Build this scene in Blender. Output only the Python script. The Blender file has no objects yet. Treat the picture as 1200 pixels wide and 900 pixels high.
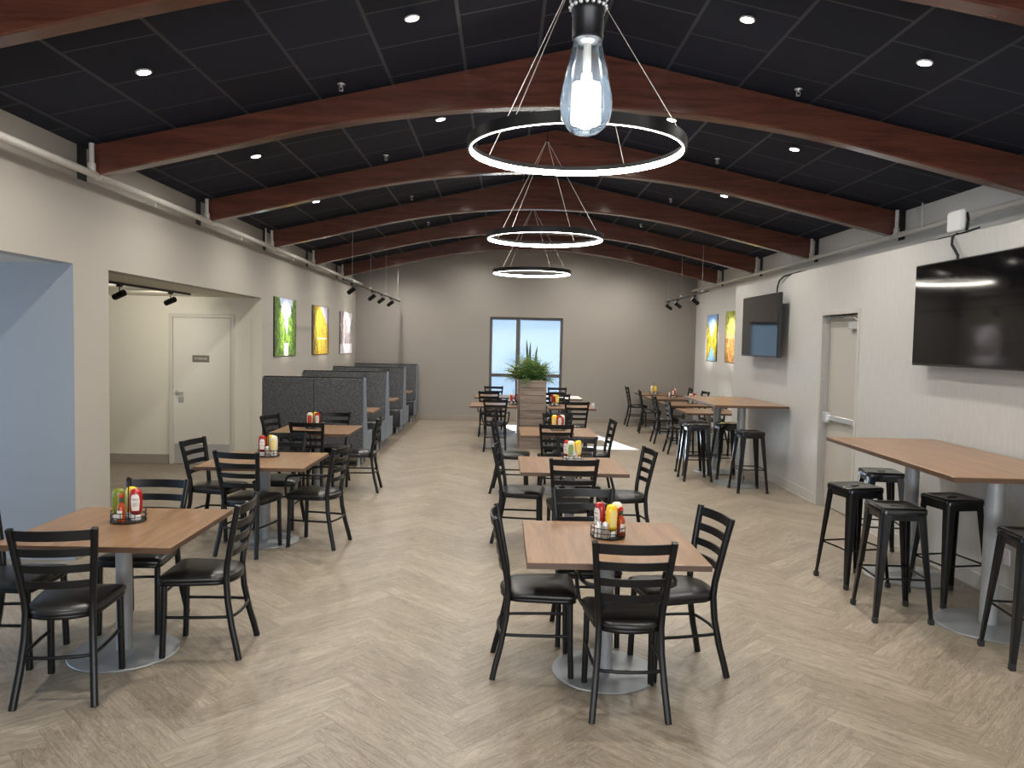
import bpy, bmesh, math, random
from mathutils import Vector, Matrix
random.seed(7)
PI = math.pi
scn = bpy.context.scene
COL = scn.collection

# ------------------------------------------------------------------ node helpers
class NT:
    def __init__(s, mat):
        mat.use_nodes = True
        s.t = mat.node_tree; s.t.nodes.clear()
        s.out = s.t.nodes.new('ShaderNodeOutputMaterial')
    def n(s, typ, **kw):
        nd = s.t.nodes.new(typ)
        for k, v in kw.items(): setattr(nd, k, v)
        return nd
    def link(s, a, b): s.t.links.new(a, b)
    def put(s, sock, v):
        if isinstance(v, bpy.types.NodeSocket): s.link(v, sock)
        elif v is not None: sock.default_value = v
    def m(s, op, a, b=None, c=None, clamp=False):
        nd = s.n('ShaderNodeMath', operation=op, use_clamp=clamp)
        s.put(nd.inputs[0], a); s.put(nd.inputs[1], b)
        if c is not None: s.put(nd.inputs[2], c)
        return nd.outputs[0]
    def add(s, a, b): return s.m('ADD', a, b)
    def sub(s, a, b): return s.m('SUBTRACT', a, b)
    def mul(s, a, b): return s.m('MULTIPLY', a, b)
    def lt(s, a, b): return s.m('LESS_THAN', a, b)
    def gt(s, a, b): return s.m('GREATER_THAN', a, b)
    def mixf(s, f, a, b):
        nd = s.n('ShaderNodeMix', data_type='FLOAT')
        s.put(nd.inputs[0], f); s.put(nd.inputs[2], a); s.put(nd.inputs[3], b)
        return nd.outputs[0]
    def mix(s, f, a, b, mode='MIX'):
        nd = s.n('ShaderNodeMix', data_type='RGBA', blend_type=mode)
        s.put(nd.inputs[0], f)
        s.put(nd.inputs[6], rgba(a)); s.put(nd.inputs[7], rgba(b))
        return nd.outputs[2]
    def xyz(s, kind='Object'):
        tc = s.n('ShaderNodeTexCoord'); sp = s.n('ShaderNodeSeparateXYZ')
        s.link(tc.outputs[kind], sp.inputs[0])
        return tc.outputs[kind], sp.outputs[0], sp.outputs[1], sp.outputs[2]
    def comb(s, x, y, z):
        nd = s.n('ShaderNodeCombineXYZ')
        s.put(nd.inputs[0], x); s.put(nd.inputs[1], y); s.put(nd.inputs[2], z)
        return nd.outputs[0]
    def noise(s, vec, scale=5, detail=3, rough=.55, dist=0.):
        nd = s.n('ShaderNodeTexNoise')
        s.put(nd.inputs['Vector'], vec); nd.inputs['Scale'].default_value = scale
        nd.inputs['Detail'].default_value = detail; nd.inputs['Roughness'].default_value = rough
        nd.inputs['Distortion'].default_value = dist
        return nd.outputs['Fac']
    def white(s, vec):
        nd = s.n('ShaderNodeTexWhiteNoise', noise_dimensions='3D'); s.put(nd.inputs['Vector'], vec)
        return nd.outputs['Value']
    def ramp(s, f, stops):
        nd = s.n('ShaderNodeValToRGB'); s.put(nd.inputs[0], f)
        el = nd.color_ramp.elements
        while len(el) < len(stops): el.new(.5)
        for e, (p, c) in zip(el, stops): e.position = p; e.color = rgba(c)
        return nd.outputs[0]
    def bump(s, h, strength=.2, dist=.01):
        nd = s.n('ShaderNodeBump'); nd.inputs['Strength'].default_value = strength
        nd.inputs['Distance'].default_value = dist; s.put(nd.inputs['Height'], h)
        return nd.outputs[0]
    def bsdf(s, col, rough=.5, metal=0., normal=None, spec=.5, coat=0., emit=None, estr=0.):
        b = s.n('ShaderNodeBsdfPrincipled')
        s.put(b.inputs['Base Color'], rgba(col)); s.put(b.inputs['Roughness'], rough)
        s.put(b.inputs['Metallic'], metal); s.put(b.inputs['Specular IOR Level'], spec)
        if coat: b.inputs['Coat Weight'].default_value = coat; b.inputs['Coat Roughness'].default_value = .15
        if normal is not None: s.link(normal, b.inputs['Normal'])
        if emit is not None:
            s.put(b.inputs['Emission Color'], rgba(emit)); b.inputs['Emission Strength'].default_value = estr
        return b.outputs[0]
    def done(s, sh): s.link(sh, s.out.inputs['Surface'])

def rgba(c):
    if isinstance(c, (tuple, list)) and len(c) == 3: return (c[0], c[1], c[2], 1.)
    return c

MATS = {}
def mat(name):
    m_ = bpy.data.materials.new(name); MATS[name] = m_
    return m_, NT(m_)
def simple(name, col, rough=.5, metal=0., spec=.5, var=.0, scale=8, coat=0., bump=0.):
    m_, t = mat(name)
    v, x, y, z = t.xyz()
    c = col; nrm = None
    if var or bump:
        f = t.noise(v, scale, 4)
        if var: c = t.mix(f, tuple(k*(1-var) for k in col), tuple(min(1, k*(1+var)) for k in col))
        if bump: nrm = t.bump(f, bump, .004)
    t.done(t.bsdf(c, rough, metal, nrm, spec, coat))
    return m_
def emit(name, col, strength):
    m_, t = mat(name)
    e = t.n('ShaderNodeEmission'); e.inputs[0].default_value = rgba(col); e.inputs[1].default_value = strength
    t.done(e.outputs[0]); return m_

# floor: herringbone vinyl planks
def make_floor():
    m_, t = mat('herringbone_planks')
    v, x, y, z = t.xyz()
    W, N = .15, 6.
    k = .70710678 / W
    x = t.add(x, .19)
    p = t.mul(t.add(x, y), k); q = t.mul(t.sub(y, x), k)
    p = t.add(p, 400.37); q = t.add(q, 400.81)
    i = t.m('FLOOR', p); j = t.m('FLOOR', q)
    kk = t.m('FLOORED_MODULO', t.sub(i, j), 2*N)
    hor = t.lt(kk, N - .5)
    si = t.sub(i, kk)                                   # start of a lying plank
    uh = t.sub(p, si); vh = t.sub(q, j)
    r = t.sub(2*N - 1, kk)
    sj = t.sub(j, r)
    uv_ = t.sub(q, sj); vv = t.sub(p, i)
    u = t.mixf(hor, uv_, uh); w = t.mixf(hor, vv, vh)
    idx = t.mixf(hor, i, si); idy = t.mixf(hor, sj, j)
    rnd = t.white(t.comb(idx, idy, hor)); rnd2 = t.white(t.comb(idy, idx, t.add(hor, 3.)))
    gv = t.comb(t.add(t.mul(u, .55), t.mul(rnd, 90.)), t.add(t.mul(w, 3.2), t.mul(rnd2, 60.)), 0.)
    g1 = t.noise(gv, 1.0, 5, .6, 1.2)
    gv2 = t.comb(t.add(t.mul(u, .5), t.mul(rnd2, 50.)), t.add(t.mul(w, 16.), t.mul(rnd, 70.)), 0.)
    g2 = t.noise(gv2, 1.2, 3, .6)
    ring = t.m('SINE', t.mul(g1, 58.))
    base = t.ramp(rnd, [(0, (.250, .208, .158)), (.5, (.285, .240, .184)), (1, (.320, .274, .214))])
    g = t.add(t.mul(g1, .55), t.mul(g2, .45))
    c = t.mix(t.m('MULTIPLY', t.sub(g, .30), 2.2, clamp=True), (.42, .39, .35), (1.28, 1.28, 1.28))
    c = t.mix(1., base, c, 'MULTIPLY')
    lg = t.m('MULTIPLY', t.sub(ring, .55), 2.2, clamp=True); dg = t.m('MULTIPLY', t.sub(-.55, ring), 2.2, clamp=True)
    c = t.mix(t.mul(lg, .30), c, (.43, .375, .30)); c = t.mix(t.mul(dg, .26), c, (.13, .10, .072))
    d = t.m('MINIMUM', t.m('MINIMUM', w, t.sub(1., w)), t.m('MINIMUM', u, t.sub(N, u)))
    seam = t.lt(d, .012)
    c = t.mix(t.mul(seam, .55), c, (.10, .075, .055))
    nrm = t.bump(t.sub(t.mul(g2, .5), t.mul(seam, 1.)), .12, .003)
    rough = t.add(.30, t.mul(g2, .14))
    t.done(t.bsdf(c, rough, 0, nrm, .5))
    return m_
# ceiling: black lay-in tiles in running bond with grid
def make_ceiling():
    m_, t = mat('black_ceiling_tiles')
    v, x, y, z = t.xyz()
    T = .596
    off = t.mixf(t.gt(x, .545), 2.74 + T*10, -1.9 + T*10)
    a = t.mul(t.add(x, off), 1/T)
    row = t.m('FLOOR', a); fa = t.sub(a, row)
    par = t.m('FLOORED_MODULO', row, 2.)
    b = t.add(t.mul(t.add(y, 10.), 1/T), t.mul(par, .5))
    b = t.add(b, .06)
    cb = t.m('FLOOR', b); fb = t.sub(b, cb)
    d1 = t.m('MINIMUM', fa, t.sub(1., fa)); d2 = t.m('MINIMUM', fb, t.sub(1., fb))
    l1 = t.lt(d1, .021); l2 = t.lt(d2, .014)
    ln = t.m('MAXIMUM', l1, l2)
    rnd = t.white(t.comb(row, cb, 1.))
    sp = t.noise(v, 260, 2)
    c = t.mix(rnd, (.011, .0128, .0215), (.018, .0205, .0335))
    c = t.mix(t.mul(t.gt(sp, .66), .25), c, (.04, .04, .045))
    c = t.mix(ln, c, (.034, .037, .046))  # paler grid lines take in the light caught on the bars
    nrm = t.bump(sp, .2, .002)
    t.done(t.bsdf(c, t.mixf(ln, .85, .45), 0, nrm, .25))
    return m_
def make_wood(name, c1, c2, axis='x', rough=.35, scale=1., coat=0., spec=.5, lo=.36, hi=.62):
    m_, t = mat(name)
    v, x, y, z = t.xyz()
    oi = t.n('ShaderNodeObjectInfo').outputs['Random']
    o = t.mul(oi, 37.)
    s = 14*scale
    if axis == 'x': gv = t.comb(t.add(t.mul(x, 1.1*scale), o), t.mul(y, s), t.mul(z, s))
    elif axis == 'y': gv = t.comb(t.mul(x, s), t.add(t.mul(y, 1.1*scale), o), t.mul(z, s))
    else: gv = t.comb(t.mul(x, s), t.mul(y, s), t.add(t.mul(z, 1.1*scale), o))
    g1 = t.noise(gv, 1.0, 4, .6, .6); g2 = t.noise(gv, 5., 2, .6)
    g = t.add(t.mul(g1, .7), t.mul(g2, .3))
    c = t.ramp(g, [(lo, c1), (hi, c2)])
    nrm = t.bump(g2, .06, .002)
    t.done(t.bsdf(c, rough, 0, nrm, spec, coat))
    return m_
def make_paint(name, col, rough=.55, var=.03):
    m_, t = mat(name)
    v, x, y, z = t.xyz()
    f = t.noise(v, 1.3, 3); fine = t.noise(v, 160, 2)
    c = t.mix(f, tuple(k*(1-var) for k in col), tuple(k*(1+var) for k in col))
    t.done(t.bsdf(c, rough, 0, t.bump(fine, .06, .002), .4))
    return m_
def make_wallcover():
    m_, t = mat('textured_wallcovering')
    v, x, y, z = t.xyz()
    f = t.noise(t.comb(t.mul(x, 9), t.mul(y, 9), t.mul(z, 1.2)), 4., 4, .6)
    f2 = t.noise(t.comb(t.mul(x, 60), t.mul(y, 60), t.mul(z, 6.)), 1.5, 3, .6)
    g = t.add(t.mul(f, .6), t.mul(f2, .4))
    c = t.ramp(g, [(.3, (.40, .39, .37)), (.7, (.47, .46, .44))])
    t.done(t.bsdf(c, .33, 0, t.bump(g, .16, .004), .5))
    return m_
def make_fabric():
    m_, t = mat('speckled_charcoal_fabric')
    v, x, y, z = t.xyz()
    a = t.noise(v, 150, 3, .7); b = t.noise(v, 40, 2)
    c = t.ramp(t.add(t.mul(a, .75), t.mul(b, .25)), [(.40, (.026, .028, .032)), (.54, (.080, .083, .090)), (.66, (.24, .24, .24))])
    t.done(t.bsdf(c, .75, 0, t.bump(a, .3, .003), .3))
    return m_
def make_steel(name, col=(.42, .43, .44), rough=.34, metal=.85):
    m_, t = mat(name)
    v, x, y, z = t.xyz()
    f = t.noise(v, 14, 4, .6); f2 = t.noise(v, 3.5, 2)
    c = t.mix(f, tuple(k*.85 for k in col), tuple(k*1.1 for k in col))
    t.done(t.bsdf(c, t.add(rough-.08, t.mul(f2, .2)), metal, None, .5))
    return m_
def make_pane():
    m_, t = mat('frosted_window_film')
    v, x, y, z = t.xyz()
    tr = t.n('ShaderNodeBsdfTransparent')
    f = t.noise(v, 26, 3, .6)
    t.link(t.mix(f, (.80, .87, .93), (.93, .96, .98)), tr.inputs[0])
    tl = t.n('ShaderNodeBsdfTranslucent'); tl.inputs[0].default_value = (.85, .9, .95, 1)
    gl = t.n('ShaderNodeBsdfGlossy'); gl.inputs['Roughness'].default_value = .08
    mx = t.n('ShaderNodeMixShader'); mx.inputs[0].default_value = .02
    t.link(tr.outputs[0], mx.inputs[1]); t.link(tl.outputs[0], mx.inputs[2])
    fr = t.n('ShaderNodeFresnel'); fr.inputs[0].default_value = 1.3
    m2 = t.n('ShaderNodeMixShader'); t.link(fr.outputs[0], m2.inputs[0])
    t.link(mx.outputs[0], m2.inputs[1]); t.link(gl.outputs[0], m2.inputs[2])
    t.done(m2.outputs[0]); return m_
def make_bulb_glass():
    m_, t = mat('clear_bulb_glass')
    tr = t.n('ShaderNodeBsdfTransparent'); tr.inputs[0].default_value = (.93, .97, 1., 1)
    tl = t.n('ShaderNodeBsdfTranslucent'); tl.inputs[0].default_value = (.70, .86, 1., 1)
    gl = t.n('ShaderNodeBsdfGlossy'); gl.inputs['Roughness'].default_value = .03
    mx = t.n('ShaderNodeMixShader'); mx.inputs[0].default_value = .03
    t.link(tr.outputs[0], mx.inputs[1]); t.link(tl.outputs[0], mx.inputs[2])
    fr = t.n('ShaderNodeFresnel'); fr.inputs[0].default_value = 1.45
    m2 = t.n('ShaderNodeMixShader'); t.link(fr.outputs[0], m2.inputs[0])
    t.link(mx.outputs[0], m2.inputs[1]); t.link(gl.outputs[0], m2.inputs[2])
    t.done(m2.outputs[0]); return m_

def gen_pic(name, builder):
    m_, t = mat(name)
    tc = t.n('ShaderNodeTexCoord'); sp = t.n('ShaderNodeSeparateXYZ'); t.link(tc.outputs['Generated'], sp.inputs[0])
    c = builder(t, tc.outputs['Generated'], sp.outputs[1], sp.outputs[2])
    t.done(t.bsdf(c, .35, 0, None, .4)); return m_
def pic_green(t, v, u, w):        # u: 0..1 along wall, w: height
    vv = t.comb(0., t.mul(u, 1.3), w)
    n1 = t.noise(vv, 9, 5, .7); n2 = t.noise(vv, 34, 4, .7)
    sky = t.mix(t.noise(vv, 5, 3), (.25, .42, .80), (.95, .97, 1.))
    fol = t.ramp(t.add(t.mul(n1, .45), t.mul(n2, .55)), [(.43, (.008, .022, .005)), (.5, (.09, .22, .025)), (.58, (.42, .58, .10))])
    d = t.m('ABSOLUTE', t.sub(u, .52))
    thr = t.add(t.mul(t.sub(w, .42), .55), t.mul(t.sub(n1, .5), .5))
    c = t.mix(t.lt(d, thr), fol, sky)
    low = t.mul(t.lt(w, .22), t.lt(d, t.add(.06, t.mul(t.sub(n2, .4), .3))))
    c = t.mix(low, c, (.70, .78, .70))
    edge = t.m('MULTIPLY', t.sub(d, .34), 5., clamp=True)
    return t.mix(t.mul(edge, .75), c, (.02, .04, .02))
def pic_yellow(t, v, u, w):
    st = t.noise(t.comb(0., t.mul(u, 9.), t.mul(w, 1.1)), 3., 4, .65); n2 = t.noise(t.comb(0., u, w), 30, 4, .7)
    fol = t.ramp(t.add(t.mul(st, .5), t.mul(n2, .5)), [(.42, (.05, .03, .008)), (.48, (.42, .26, .015)), (.57, (.95, .70, .10))])
    sky = t.mul(t.gt(w, t.add(.62, t.mul(t.sub(.9, u), .8))), 1.)
    c = t.mix(sky, fol, (.62, .60, .70))
    br = t.mul(t.lt(t.m('ABSOLUTE', t.sub(w, .33)), .012), t.lt(t.m('ABSOLUTE', t.sub(u, .55)), .28))
    c = t.mix(br, c, (.9, .9, .86))
    dk = t.gt(t.m('ABSOLUTE', t.sub(u, .5)), t.add(.40, t.mul(t.sub(st, .5), .3)))
    return t.mix(t.mul(dk, .8), c, (.03, .028, .02))
def pic_mono(t, v, u, w):
    n1 = t.noise(t.comb(0., t.mul(u, 2.6), w), 5, 5, .7); n2 = t.noise(t.comb(0., u, w), 30, 4, .7)
    g = t.add(t.mul(n1, .6), t.mul(n2, .4))
    rock = t.ramp(g, [(.42, (.06, .045, .05)), (.5, (.26, .21, .22)), (.58, (.70, .66, .70))])
    snow = t.mix(n2, (.62, .60, .66), (.85, .84, .90))
    c = t.mix(t.lt(w, t.add(.24, t.mul(t.sub(n1, .5), .25))), rock, snow)
    sky = t.gt(w, t.add(.50, t.add(t.mul(t.m('ABSOLUTE', t.sub(u, .72)), 1.5), t.mul(t.sub(n1, .5), .5))))
    return t.mix(sky, c, (.80, .78, .84))
def pic_lake(t, v, u, w):
    n1 = t.noise(t.comb(0., t.mul(u, 1.2), w), 8, 5, .7); n2 = t.noise(t.comb(0., u, w), 32, 4, .7)
    fol = t.ramp(t.add(t.mul(n1, .5), t.mul(n2, .5)), [(.43, (.03, .06, .01)), (.5, (.50, .38, .02)), (.57, (.85, .70, .08))])
    sky = t.mix(w, (.75, .85, .95), (.22, .42, .80))
    d = t.m('ABSOLUTE', t.sub(u, .5)); band = t.m('ABSOLUTE', t.sub(w, .42))
    open_ = t.gt(t.add(band, t.mul(t.sub(n1, .5), .5)), t.add(.10, t.mul(d, .75)))
    c = t.mix(open_, fol, sky)
    return t.mix(t.mul(open_, t.lt(w, .4)), c, (.25, .50, .72))
def pic_autumn(t, v, u, w):
    n1 = t.noise(t.comb(0., t.mul(u, 1.2), w), 8, 5, .7); n2 = t.noise(t.comb(0., u, w), 36, 4, .7)
    g = t.add(t.mul(n1, .45), t.mul(n2, .55))
    top = t.ramp(g, [(.43, (.08, .12, .02)), (.5, (.50, .52, .05)), (.58, (.92, .90, .35))])
    bot = t.ramp(g, [(.43, (.10, .04, .02)), (.5, (.42, .20, .05)), (.58, (.75, .50, .18))])
    c = t.mix(t.lt(w, t.add(.55, t.mul(t.sub(n1, .5), .4))), top, bot)
    return t.mix(t.lt(t.m('ABSOLUTE', t.sub(w, t.add(.52, t.mul(t.sub(n2, .5), .2)))), .04), c, (.75, .30, .16))

M_FLOOR = make_floor(); M_CEIL = make_ceiling()
M_WALL_L = make_paint('warm_grey_wall_paint', (.385, .36, .318), .6)
M_WALL_R = make_paint('pale_grey_wall_paint', (.66, .65, .625), .6)
M_STRIP = make_paint('upper_wall_paint', (.52, .50, .46), .6)
M_FAR = make_paint('taupe_wall_paint', (.285, .26, .235), .55)
M_NOOK = make_paint('cream_wall_paint', (.60, .565, .48), .6)
M_LOBBY = make_paint('lobby_wall_daylit', (.25, .265, .285), .6)  # cool tint puts the lobby's blue daylight into the wall colour
M_COVER = make_wallcover()
M_BASE = simple('taupe_baseboard', (.28, .24, .20), .4, var=.05)
M_BASE_R = simple('grey_baseboard', (.42, .40, .37), .35, var=.05)  # made paler to take in the glare along its foot
M_BEAM = make_wood('dark_stained_beam', (.034, .0118, .008), (.155, .052, .032), 'x', .25, 1.0, coat=.4, lo=.22, hi=.74)
M_TABLE = make_wood('walnut_laminate', (.150, .078, .037), (.262, .149, .078), 'y', .30, 1.3)
M_TEDGE = make_wood('table_edge_band', (.055, .027, .013), (.10, .052, .027), 'x', .4, 1.)
M_PLANT = make_wood('weathered_grey_board', (.12, .09, .07), (.27, .215, .175), 'x', .55, 1.)
M_PLANTY = make_wood('weathered_grey_board_side', (.12, .09, .07), (.27, .215, .175), 'y', .55, 1.)
M_BLACK = simple('black_powder_coat', (.004, .004, .0045), .36, 0, .32, var=.2, scale=40)
M_VINYL = simple('black_vinyl', (.010, .0098, .0095), .34, 0, .5, var=.15, scale=18, bump=.1)
M_GLOSSB = simple('gloss_black_metal', (.004, .004, .0045), .2, 0, .42, var=.2, scale=20, coat=.1)
M_RUBBER = simple('black_rubber', (.015, .015, .015), .8)
M_STEEL = make_steel('brushed_steel', (.34, .35, .36), .5, .35)
M_STEELB = make_steel('scuffed_steel_base', (.30, .315, .325), .42, .5)
M_CHROME = simple('satin_chrome', (.66, .66, .66), .26, .6)
M_PIPE = simple('painted_pipe', (.55, .53, .49), .45, var=.04)
M_WHITE = simple('white_plastic', (.75, .75, .74), .4)
M_DOORL = make_paint('door_paint', (.57, .545, .475), .45)
M_DOORR = make_paint('grey_door_paint', (.38, .355, .315), .4)
M_FRAME_L = make_paint('door_frame_paint', (.50, .475, .41), .4)
M_FRAME_R = make_paint('metal_frame_paint', (.42, .40, .365), .38)
M_BRONZE = simple('bronze_window_frame', (.085, .075, .07), .4, .2, var=.1)
M_FABRIC = make_fabric()
M_BOOTHV = simple('grey_vinyl_window_lit', (.15, .182, .22), .42, var=.08, scale=6)  # grey vinyl with the bluish window light put into its colour
M_BOOTHS = simple('black_booth_seat', (.02, .021, .024), .42, var=.15, scale=12)
M_PANE = make_pane(); M_BGLASS = make_bulb_glass()
M_LED = emit('led_strip_light', (1., .93, .82), 16.)
M_DOWN = emit('downlight_lens', (1., .93, .82), 14.)
M_FIL = emit('hot_filament', (.93, .97, 1.), 14.)
M_SCREEN = simple('tv_screen_glass', (.003, .003, .0035), .06, 0, .45)
M_TVB = simple('tv_black_plastic', (.01, .01, .011), .3)
M_SIGN = simple('sign_brown_plate', (.14, .115, .09), .5)
M_TEXT = simple('sign_white_letter', (.6, .58, .55), .5)
M_RED = simple('ketchup_red', (.33, .012, .010), .22, 0, .5, var=.06)
M_YEL = simple('mustard_yellow', (.80, .50, .015), .25, 0, .5, var=.04)
M_CREAM = simple('mayonnaise_cream', (.75, .68, .52), .3, 0, .5)
M_GREEN = simple('relish_green', (.17, .20, .015), .3, 0, .5, var=.5, scale=90)
M_SAUCE = simple('hot_sauce_orange', (.36, .055, .012), .18, 0, .5, var=.1)
M_DKGRN = simple('dark_green_band', (.012, .035, .018), .4)
M_CAPR = simple('red_cap', (.55, .02, .015), .35)
M_CAPW = simple('white_cap', (.72, .71, .68), .35)
M_LABW = simple('white_paper_label', (.70, .68, .62), .5)
M_LABY = simple('yellow_paper_label', (.75, .62, .22), .5)
M_LABG = simple('green_paper_label', (.20, .33, .12), .5)
M_INK = simple('dark_label_ink', (.10, .06, .05), .5)
M_INKR = simple('red_label_band', (.45, .03, .02), .5)
M_LEAF = simple('fern_leaf', (.10, .19, .05), .5, var=.55, scale=9)
M_LEAF2 = simple('pale_leaf', (.22, .30, .10), .5, var=.3, scale=9)
M_SNAKE = simple('snake_plant_leaf', (.055, .085, .04), .4, var=.6, scale=30)
M_SOIL = simple('dark_soil', (.03, .022, .016), .9, var=.4, scale=30)
M_SALT = simple('salt_white', (.75, .74, .70), .4)
M_PEP = simple('pepper_grey', (.30, .27, .23), .5, var=.3, scale=80)

# ------------------------------------------------------------------ mesh builder
class MB:
    def __init__(s): s.bm = bmesh.new()
    def box(s, x0, x1, y0, y1, z0, z1, bev=0., seg=1, mtx=None):
        r = bmesh.ops.create_cube(s.bm, size=1.)
        vs = r['verts']
        bmesh.ops.scale(s.bm, vec=(x1-x0, y1-y0, z1-z0), verts=vs)
        bmesh.ops.translate(s.bm, vec=((x0+x1)/2, (y0+y1)/2, (z0+z1)/2), verts=vs)
        if bev:
            es = list({e for v in vs for e in v.link_edges})
            rr = bmesh.ops.bevel(s.bm, geom=es, offset=bev, segments=seg, affect='EDGES', profile=.5)
            vs = list({v for f in rr['faces'] for v in f.verts} | {v for v in vs if v.is_valid})
        if mtx is not None: bmesh.ops.transform(s.bm, matrix=mtx, verts=vs)
        return s
    def face(s, pts):
        s.bm.faces.new([s.bm.verts.new(p) for p in pts]); return s
    def rings(s, rings, close=True, cap=(True, True)):
        R_ = [[s.bm.verts.new(p) for p in r] for r in rings]
        n = len(R_[0])
        for a, b in zip(R_[:-1], R_[1:]):
            for k in range(n if close else n-1):
                k2 = (k+1) % n
                try: s.bm.faces.new((a[k], a[k2], b[k2], b[k]))
                except ValueError: pass
        if cap[0]: s.bm.faces.new(list(reversed(R_[0])))
        if cap[1]: s.bm.faces.new(R_[-1])
        return s
    def tube(s, path, r, n=8, sq=False, closed=False, up=None, r2=None):
        P = [Vector(p) for p in path]; m_ = len(P)
        rings = []; prev = None
        for i, p in enumerate(P):
            if closed: d = (P[(i+1) % m_] - P[i-1])
            else: d = P[min(i+1, m_-1)] - P[max(i-1, 0)]
            d.normalize()
            if prev is None:
                u = Vector(up) if up else (Vector((0, 0, 1)) if abs(d.z) < .9 else Vector((1, 0, 0)))
            else: u = prev
            if up and not closed: u = Vector(up)
            sd = d.cross(u); sd.normalize(); u = sd.cross(d); u.normalize(); prev = u
            rr = r if not isinstance(r, (list, tuple)) else r[i]
            rb = r2 if r2 is not None else rr
            if sq: ring = [p + sd*(a*rr) + u*(b*rb) for a, b in ((-.75, -1), (.75, -1), (1, -.75), (1, .75), (.75, 1), (-.75, 1), (-1, .75), (-1, -.75))]
            else: ring = [p + sd*(math.cos(2*PI*k/n)*rr) + u*(math.sin(2*PI*k/n)*rb) for k in range(n)]
            rings.append(ring)
        if closed: s.rings(rings + [rings[0]], cap=(False, False)); bmesh.ops.remove_doubles(s.bm, verts=s.bm.verts, dist=1e-6)
        else: s.rings(rings)
        return s
    def lathe(s, prof, n=24, c=(0, 0, 0), sx=1., sy=1., cap=(True, True)):
        s.rings([[(c[0]+sx*r*math.cos(2*PI*k/n), c[1]+sy*r*math.sin(2*PI*k/n), c[2]+z) for k in range(n)] for r, z in prof], cap=cap)
        return s
    def prism_y(s, poly, y0, y1):       # poly of (x,z)
        s.rings([[(x, y0, z) for x, z in poly], [(x, y1, z) for x, z in poly]]); return s
    def prism_x(s, poly, x0, x1):       # poly of (y,z)
        s.rings([[(x0, y, z) for y, z in poly], [(x1, y, z) for y, z in poly]]); return s
    def prism_z(s, poly, z0, z1):
        s.rings([[(x, y, z0) for x, y in poly], [(x, y, z1) for x, y in poly]]); return s
    def mesh(s, name, smooth=40):
        bmesh.ops.recalc_face_normals(s.bm, faces=s.bm.faces)
        me = bpy.data.meshes.new(name)
        if smooth:
            ang = math.radians(smooth)
            for f in s.bm.faces: f.smooth = True
            for e in s.bm.edges:
                if len(e.link_faces) == 2 and e.calc_face_angle(0) > ang: e.smooth = False
        s.bm.to_mesh(me); s.bm.free()
        return me
    def build(s, name, m_, parent=None, smooth=40, loc=None, rot=None, mats=None):
        me = s.mesh(name, smooth)
        me.materials.append(m_)
        o = bpy.data.objects.new(name, me); COL.objects.link(o)
        if parent is not None: o.parent = parent
        if loc is not None: o.location = loc
        if rot is not None: o.rotation_euler = rot
        return o

def tag(o, label, cat, group=None):
    o['label'] = label; o['category'] = cat
    if group: o['group'] = group
    return o
def thing(name, label, cat, loc=(0, 0, 0), rz=0., group=None):
    o = bpy.data.objects.new(name, None); COL.objects.link(o)
    o.empty_display_size = .1
    o.location = loc; o.rotation_euler = (0, 0, rz)
    return tag(o, label, cat, group)
def struct(o): o['kind'] = 'structure'; return o
def kids(o): return list(KIDS.get(o.name, []))
KIDS = {}
def reg():
    KIDS.clear()
    for o in COL.objects:
        if o.parent: KIDS.setdefault(o.parent.name, []).append(o)
def dup(root, loc, rz, label, group=None, skip=(), cat=None):
    r = root.copy(); COL.objects.link(r)
    r.location = loc; r.rotation_euler = (0, 0, rz); r['label'] = label
    if group: r['group'] = group
    if cat: r['category'] = cat
    for ch in KIDS.get(root.name, []):
        if ch.name.split('.')[0] in skip: continue
        c = ch.copy(); COL.objects.link(c); c.parent = r
        for g in KIDS.get(ch.name, []):
            d = g.copy(); COL.objects.link(d); d.parent = c
    return r
def text(name, body, size, m_, parent, mtx):
    cu = bpy.data.curves.new(name, 'FONT'); cu.body = body; cu.size = size; cu.align_x = 'CENTER'; cu.align_y = 'CENTER'
    cu.extrude = .0004
    tmp = bpy.data.objects.new(name, cu); COL.objects.link(tmp)
    dg = bpy.context.evaluated_depsgraph_get()
    me = bpy.data.meshes.new_from_object(tmp.evaluated_get(dg))
    bpy.data.objects.remove(tmp); bpy.data.curves.remove(cu)
    me.materials.clear(); me.materials.append(m_); me.name = name
    me.transform(mtx)
    o = bpy.data.objects.new(name, me); COL.objects.link(o); o.parent = parent
    return o

# ------------------------------------------------------------------ setting
XL, XR, XB = -3.5, 4.55, 3.78           # left wall, right wall, face of the projecting low wall
YF, YN = 18.4, -3.4
AX, AZ = .545, 4.30                      # ridge
ZL, ZR = 3.405, 3.455
def zc(x): return AZ + (ZL-AZ)*(AX-x)/(AX-XL) if x < AX else AZ + (ZR-AZ)*(x-AX)/(XR-AX)

MB().box(-6.75, 4.75, YN-.2, YF+.2, -.12, 0).build('floor', M_FLOOR, smooth=0)
c = MB()
pl = [(XL-.16, zc(XL)-.035), (AX, AZ), (XR+.16, zc(XR)-.034), (XR+.16, zc(XR)+.2), (AX, AZ+.2), (XL-.16, zc(XL)+.2)]
c.prism_y(pl, YN-.1, YF+.1)
c.build('ceiling', M_CEIL, smooth=0)
HZ = 2.435
w = MB()
ZS = 3.13
w.box(XL-.15, XL, YN, 1.6, 0, ZS); w.box(XL-.15, XL, 1.6, 6.37, HZ, ZS); w.box(XL-.15, XL, 6.37, 6.93, 0, ZS)
w.box(XL-.15, XL, 6.93, 11.3, HZ, ZS); w.box(XL-.15, XL, 11.3, YF, 0, ZS)
wr = MB(); wr.box(XR, XR+.15, YN, YF, 0, ZS)
ys_ = [YN] + [v for k in range(-1, 5) for v in (6.45+2.44*k-.012, 6.585+2.44*k+.012)] + [YF]
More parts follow.
